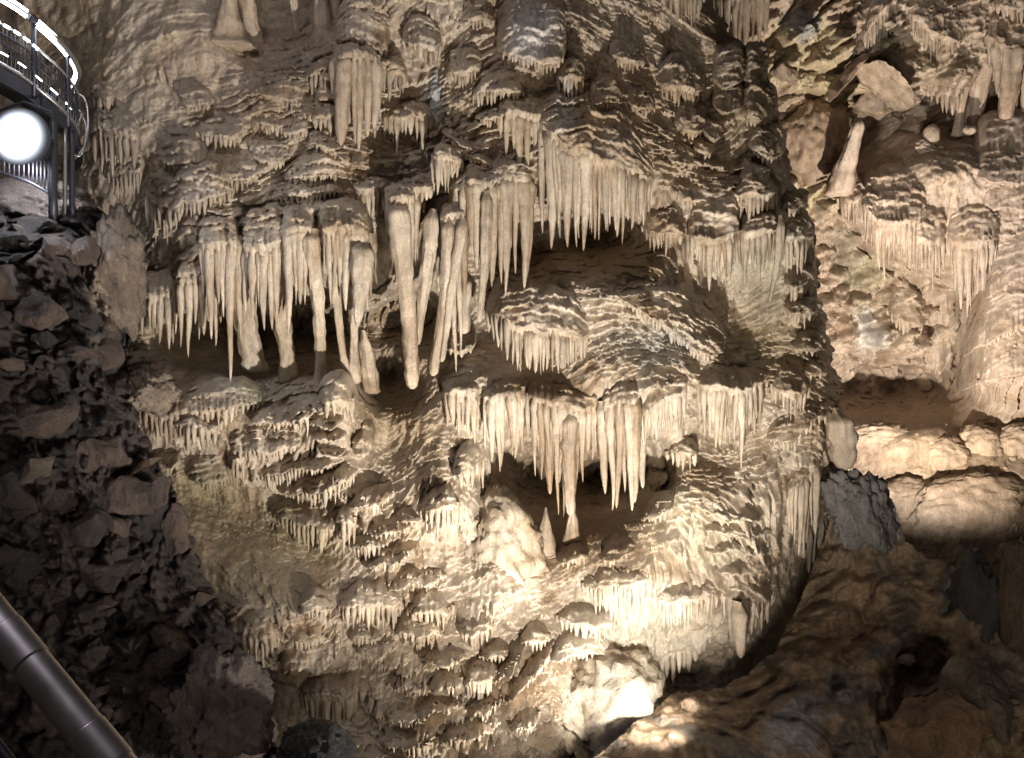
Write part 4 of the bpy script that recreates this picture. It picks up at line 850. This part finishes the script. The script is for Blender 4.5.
def rub_depth(px, py):
    Y = RB(px, py); p = P(px, py, Y); X, Z = p[..., 0], p[..., 2]
    wx = .35*fbm(X*4, Z*4, Y*4, 3)
    f1, f2, _ = worley(X*3.4+wx, Z*4.2-wx, Y*3.0); g1, g2, _ = worley(X*8.5+wx*2, Z*10, Y*8)
    r2 = fbm(X*7+3, Z*7, Y*7, 4)
    return Y-(.20*sm(0, .4, f2-f1)*(1-.5*f1)+.06*sm(0, .4, g2-g1)+.05*r2-.12)
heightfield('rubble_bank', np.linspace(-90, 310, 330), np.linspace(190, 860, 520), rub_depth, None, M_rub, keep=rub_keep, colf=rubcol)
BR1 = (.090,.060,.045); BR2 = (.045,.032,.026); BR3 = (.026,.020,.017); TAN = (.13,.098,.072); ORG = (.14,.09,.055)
GR = 'loose stones of the dark rubble bank'
for lab, x, y, w, h, off, c, a, tx in [
 ('flat bottomed pale slab jutting from the rubble, left border', 40,422,86,32,.22,BR1,.08,.5),
 ('squarish grey boulder in the middle of the rubble', 98,455,62,42,.22,BR1,-.05,.2),
 ('wide brown slab below the squarish boulder, by the flowstone foot', 124,494,92,42,.25,BR1,.04,.3),
 ('tall brown splinter at the right rim of the rubble', 174,528,22,56,.15,BR1,.15,0),
 ('small orange splinter tucked against the flowstone hem', 143,466,26,10,.14,ORG,.5,0),
 ('round dark stone at the left border, middle height', 8,283,36,44,.2,BR1,.1,0),
 ('pinkish stone below the walkway posts', 55,250,32,24,.2,BR1,-.2,0),
 ('brown stone left of the ribbed tan rock', 88,252,34,26,.18,BR1,.3,0),
 ('upper dark stone on the rubble crest under the railing', 34,228,44,22,.15,BR2,.1,0),
 ('reddish stone with a paler foot, mid rubble', 40,312,44,34,.2,BR1,.2,.2),
 ('small pale stone above a black gap, left rubble', 16,364,20,14,.16,BR1,.1,0),
 ('long stone slanting up beside the tan foot rock', 112,352,22,40,.18,BR1,-.5,0),
 ('thin stone chip at the middle of the rubble', 84,352,36,14,.16,BR1,-.1,0),
 ('narrow lit wedge of stone pointing down left', 36,470,40,12,.2,TAN,.75,0),
 ('dark lump stone low at the left border', 12,500,36,56,.2,BR2,.2,0),
 ('leaning oblong stone beneath the wide brown slab', 92,532,26,40,.2,BR2,.3,0),
 ('thin pale slab edge in the black lower rubble', 104,602,42,11,.2,BR1,.3,0),
 ('large dim stone at the left border above the handrail', 20,572,40,50,.2,BR3,.5,0),
 ('brown stone in the lower rubble, near its right rim', 106,574,42,28,.2,BR2,-.2,0),
 ('dark stone on the slope above the purple pitted rock', 168,655,46,36,.18,BR2,.2,0),
 ('ragged stone below the tan slab, dark top', 128,566,34,22,.16,BR2,.1,0),
 ('small brown stone right of the oblong one', 116,530,22,26,.18,BR1,.1,0),
 ('stone at the left of the wide brown slab', 60,500,30,24,.18,BR2,-.2,0)]:
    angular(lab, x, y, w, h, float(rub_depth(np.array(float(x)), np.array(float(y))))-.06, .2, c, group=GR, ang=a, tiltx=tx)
lump('tan pillar rock with ribbed face beside the flowstone', 117,272,50,112, 7.25, .22, name='tan_pillar_rock', cat='rock', col=(.17,.125,.09), rough=.3, mat=M_rub)
lump('cracked tan rock foot below the pillar rock', 152,392,44,38, 7.25, .2, name='tan_rock', cat='rock', col=(.23,.175,.125), rough=.4, mat=M_rub)
lump('purple pitted rock filling the bottom left', 222,712,90,110, 5.95, .3, name='pitted_rock', cat='rock', col=(.12,.09,.075), rough=.34, mat=M_rub, sub=5)
r_ = random.Random(11)
for i in range(70):
    x = r_.uniform(-10, 235); y = r_.uniform(225, 750)
    if not rub_keep(np.array(x+14.), np.array(y-8.)) or y > 620+x*.9+60 and x < 130: continue
    s = r_.uniform(9, 26)
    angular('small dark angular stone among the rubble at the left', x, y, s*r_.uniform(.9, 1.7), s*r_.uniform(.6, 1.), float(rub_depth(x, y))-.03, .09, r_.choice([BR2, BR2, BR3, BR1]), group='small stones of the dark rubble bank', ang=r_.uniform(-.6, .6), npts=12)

# ------------------------------------------------------------------ walkway, railings, lamps
M_steel = plain('brushed_steel', (.42,.41,.40), .38, .9)
M_dark = plain('dark_painted_steel', (.045,.045,.055), .45, .6)
M_led = plain('handrail_led', (.9,.95,1), .3, 0, (.86,.93,1.), 16.)
M_lens, nt, N, L = newmat('floodlight_lens')
_o = N('ShaderNodeOutputMaterial'); _e = N('ShaderNodeEmission'); L(_e.outputs[0], _o.inputs[0]); _e.inputs[0].default_value = (.80, .87, 1, 1)
_t = N('ShaderNodeTexCoord'); _l = N('ShaderNodeVectorMath'); _l.operation = 'LENGTH'; L(_t.outputs['Object'], _l.inputs[0])
_m = N('ShaderNodeMapRange'); _m.interpolation_type = 'SMOOTHERSTEP'; L(_l.outputs['Value'], _m.inputs[0]); _m.inputs[1].default_value = .05*S; _m.inputs[2].default_value = .232*S; _m.inputs[3].default_value = 6.; _m.inputs[4].default_value = .06  # emission fades toward the rim to imitate a soft bloom
L(_m.outputs[0], _e.inputs[1])

def tube_mesh(name, pts, r, mat, ring=8, o=(0,0,0)):
    p = np.array(pts, float); n = len(p)
    d = np.gradient(p, axis=0); d /= np.linalg.norm(d, axis=1)[:, None]
    up = np.where(np.abs(d[:, 2:3]) > .9, np.array([[0, 1., 0]]), np.array([[0, 0, 1.]]))
    a = np.cross(d, up); a /= np.linalg.norm(a, axis=1)[:, None]; b = np.cross(a, d)
    th = np.linspace(0, 2*math.pi, ring, endpoint=False)
    V = p[:, None]+r*(np.cos(th)[None, :, None]*a[:, None]+np.sin(th)[None, :, None]*b[:, None])-np.array(o)
    V = V.reshape(-1, 3); q = gridq(n, ring, True)
    caps = []
    base = len(V); V = np.concatenate([V, [p[0]-o], [p[-1]-o]])
    k = np.arange(ring); k2 = (k+1) % ring
    c1 = np.stack([np.full(ring, base), k2, k, k], 1)[:, :3]; e = (n-1)*ring
    c2 = np.stack([np.full(ring, base+1), e+k, e+k2], 1)
    q3 = np.concatenate([q[:, [0, 1, 2]], q[:, [0, 2, 3]], c1, c2])
    return mesh_np(name, V, q3, mat)

def path3(pts, n):
    s, c, L = crom([(p[0], p[1], p[2]) for p in pts], n)
    return P(c[:, 0], c[:, 1], c[:, 2])
HR = path3([(-70,-44,6.55),(-30,-20,6.65),(0,-3,6.72),(24,12,6.8),(45,30,6.9),(62,46,7.05),(74,62,7.25),(78,72,7.45),(76,80,7.7),(70,88,8.0)], 90)
O = HR[60]
rail = empty('walkway_railing', O, 'curved walkway railing with lit handrail at the top left', 'railing')
dz = lambda h: HR-np.array([0, 0, h])
tube = lambda nm, pts, r, m, par=rail, o=O, ring=8: link(nm, tube_mesh(nm, pts, r, m, ring, o), par)
tube('handrail_tube', HR, .030, M_steel)
off = np.array([0, -.022, .0])
for a, b in ((0, 50), (55, 89)):
    tube('led_strip', HR[a:b]+np.array([.004, -.024, .022]), .013, M_led)
    tube('led_strip', HR[a:b]+np.array([-.004, -.026, -.020]), .013, M_led)
    if a: tube('led_strip', HR[a:b]+np.array([0, -.032, .001]), .016, M_led)
tube('handrail_joint', HR[50:56], .036, M_dark)
for h, r in ((.20, .012), (.27, .008), (.34, .008), (.41, .008), (.50, .016)):
    tube('mid_rail', dz(h), r, M_steel if h in (.20, .5) else M_dark)
for i in range(0, 90, 2):
    tube('baluster', np.array([HR[i]-[0, 0, .20], HR[i]-[0, 0, .35], HR[i]-[0, 0, .52]]), .006, M_dark, ring=6)
for i in (6, 28, 52, 72, 86):
    tube('rail_post', np.array([HR[i]-[0, 0, .01], HR[i]-[0, 0, .3], HR[i]-[0, 0, .6]]), .018, M_dark)
for i in range(2, 56, 5):
    tube('led_strip', dz(.20)[i:i+4]+np.array([0, -.016, .004]), .010, M_led)
for i in range(8, 80, 9):
    tube('led_strip', dz(.42)[i:i+5]+np.array([0, -.014, .004]), .0045, M_led)
# deck under the railing
dk = []
for k, (inn, h) in enumerate(((0, .53), (0, .64), (.5, .64), (.5, .53))):
    q = HR-np.array([0, 0, h]); q = q+np.array([-.35, .9, 0])*inn; dk.append(q)
D = np.array(dk).transpose(1, 0, 2)
deck = link('walkway_deck', mesh_np('walkway_deck', D.reshape(-1, 3)-O, gridq(90, 4, True), M_dark, smooth=False), None, O)
tag(deck, 'dark steel walkway deck edge under the curved railing', 'walkway')
# lower fence with two posts under the deck
FA = [P(x, y, Y) for x, y, Y in ((-40,160,6.9),(0,172,6.95),(30,182,7.0),(54,196,7.05))]
fo = FA[-1]
fence = empty('picket_fence', fo, 'low dark picket fence below the floodlight', 'fence')
FA = np.array(FA)
fp = lambda t: np.array([np.interp(t, np.linspace(0, 1, 4), FA[:, k]) for k in range(3)])
tube('fence_rail', np.array([fp(t) for t in np.linspace(0, 1, 12)]), .012, M_dark, fence, fo)
tube('fence_rail', np.array([fp(t)+[0, 0, .30] for t in np.linspace(0, 1, 12)]), .012, M_dark, fence, fo)
for t in np.linspace(.05, .98, 18): tube('picket', np.array([fp(t), fp(t)+[0, 0, .15], fp(t)+[0, 0, .30]]), .008, M_dark, fence, fo, 6)
pts_ = [(53,92,222,7.0,.034,M_dark,'thick dark steel post carrying the walkway, left of the pair'),(65,128,224,7.1,.016,M_steel,'bright thin steel post, between the two dark ones'),(72,130,226,7.12,.022,M_dark,'narrow dark steel post, right of the bright thin one')]
for x, y0, y1, Y, r, m, lab in pts_:
    q = np.array([P(x, y, Y) for y in np.linspace(y0, y1, 6)])
    tag(link('support_post', tube_mesh('support_post', q, r, m, 10, q[-1]), None, q[-1]), lab, 'post')
# curled cable bundle at the railing's end
for k, (lab, pp, r) in enumerate([('looped cable hanging from the railing end', [(70,92,7.6),(84,98,7.6),(88,122,7.55),(84,146,7.5),(72,160,7.4),(74,140,7.45),(82,112,7.5)], .010), ('second cable running along the railing end', [(62,96,7.5),(76,106,7.5),(86,128,7.5),(80,156,7.45),(68,150,7.4)], .008)]):
    q = path3(pp, 50); tag(link('cable', tube_mesh('cable', q, r, M_steel, 6, q[0]), None, q[0]), lab, 'cable')
# lit rock under the fence
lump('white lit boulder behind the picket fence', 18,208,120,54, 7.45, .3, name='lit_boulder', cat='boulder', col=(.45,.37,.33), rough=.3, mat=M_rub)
# floodlight
fl = P(20, 137, 6.7)
root = empty('floodlight', fl, 'glaring white floodlight under the walkway', 'floodlight')
def disc(nm, rx, rz, y0, y1, mat, par, ring=40, dome=.0):
    th = np.linspace(0, 2*math.pi, ring, endpoint=False); V = []
    for y, k in ((y1, 0.001), (y1, .86), (y1, .95), (y0, 1.0), (y0, .97), (y0+dome*.5, .7), (y0+dome, .001)):
        V.append(np.stack([rx*k*np.cos(th), np.full(ring, y), rz*k*np.sin(th)], -1))
    return link(nm, mesh_np(nm, np.array(V).reshape(-1, 3), gridq(7, ring, True), mat), par)
disc('housing', .165, .15, .03, .2, M_dark, root)
disc('lens', .235, .215, -.012, .02, M_lens, root, dome=-.04)
link('bracket', tube_mesh('bracket', np.array([[-.22, .05, 0], [-.22, .05, .2], [0, .05, .28], [.22, .05, .2], [.22, .05, 0]]), .012, M_dark), root)
# near handrail, bottom left (metres converted to units)
A, B = P(-90,515,.66), P(135,790,.60)
A = np.array(A); B = np.array(B)
hr = empty('near_handrail', A, 'round brushed steel handrail crossing the bottom left corner', 'handrail')
ln = np.array([A+(B-A)*t for t in np.linspace(0, 1, 12)])
link('tube', tube_mesh('tube', ln, .0130, M_steel, 28, A), hr)
for t in (.50, .86):
    c = A+(B-A)*t; u_ = (B-A)/np.linalg.norm(B-A)
    link('joint_sleeve', tube_mesh('joint_sleeve', np.array([c-u_*.016, c-u_*.015, c+u_*.015, c+u_*.016]), .0138, M_steel, 28, A), hr)
down = np.array([0, .03, -.5])
tmp = [A+(B-A)*t+np.array([0, .01, -.10]) for t in np.linspace(0, 1, 8)]
link('lower_rail', tube_mesh('lower_rail', np.array(tmp), .004, M_dark, 10, A), hr)
for t in np.linspace(.05, .95, 26):
    q = A+(B-A)*t+np.array([0, .01, -.10]); link('baluster', tube_mesh('baluster', np.array([q, q-[0, 0, .3], q-[0, 0, .6]]), .0022, M_dark, 8, A), hr)

# ------------------------------------------------------------------ light
def lamp(kind, loc, aim, watts, col, size=.06, cone=120, blend=.6):
    l = bpy.data.lights.new('cave_or_fill_light', kind); l.energy = watts*S*S; l.color = col
    if kind == 'SPOT': l.spot_size = math.radians(cone); l.spot_blend = blend; l.shadow_soft_size = size*S
    elif kind == 'AREA': l.shape = 'DISK'; l.size = size*S
    else: l.shadow_soft_size = size*S
    o = link('cave_or_fill_light', l, None, loc)
    if aim is not None: o.rotation_euler = (Vector(aim)-Vector(loc)).to_track_quat('-Z', 'Y').to_euler()
    return o
WARM = (1, .97, .92)
lamp('SPOT', P(660,1010,3.4), P(520,110,8.), 2500, WARM, .05, 106, .8)
lamp('SPOT', P(690,732,5.9), P(606,660,6.9), 95, (1,.96,.88), .04, 104, .7)
lamp('SPOT', P(650,850,5.2), P(420,680,6.5), 310, (1,.95,.86), .04, 96, .7)  # extra unseen lamp added to brighten the lower left wall
lamp('SPOT', P(912,560,8.5), P(945,130,12.6), 3100, (1,.92,.83), .05, 108, .9)
lamp('SPOT', P(20,137,6.6), P(160,300,8.2), 110, (.85,.9,1), .1, 160, .5)
lamp('SPOT', P(34,168,6.92), P(15,215,7.5), 25, (.85,.9,1), .1, 160, .5)  # added light on the boulder, apart from the floodlight's own beam
lamp('AREA', (1.6,.6,-2.2), (.6,8,.6), 110, (1,.90,.78), 1.2)  # soft warm fill added beside the camera to lift the shadows
lamp('AREA', (-.6,.2,1.6), P(200,420,7), 25, (.95,.86,1.), .8)  # cool fill added for the left rubble and the handrail highlight
lamp('AREA', P(60,-600,4.5), P(200,200,8.5), 60, (.95,.92,1.), .8)  # unseen soft light from above onto the upper left slope

w = bpy.data.worlds.new('World'); scene.world = w; w.use_nodes = True
bg = w.node_tree.nodes['Background']; bg.inputs[0].default_value = (1, .8, .6, 1); bg.inputs[1].default_value = .022
# ------------------------------------------------------------------ camera
cam = bpy.data.cameras.new('camera'); cam.sensor_width = 36; cam.lens = 36*F/1024; cam.clip_end = 400; cam.clip_start = .05
co = bpy.data.objects.new('camera', cam); COL.objects.link(co); co.rotation_euler = (math.pi/2, 0, 0); scene.camera = co
scene.view_settings.view_transform = 'Standard'; scene.view_settings.look = 'None'; scene.view_settings.gamma = 1; scene.view_settings.exposure = 0
scene.cycles.max_bounces = 5; scene.cycles.diffuse_bounces = 3; scene.cycles.glossy_bounces = 2
for o in bpy.data.objects:
    if o.type == 'MESH' and o.name.split('.')[0] in ('rubble_stone', 'fallen_slab', 'bank_rock'): o.data.set_sharp_from_angle(angle=math.radians(28))
print('ledges', CNT)
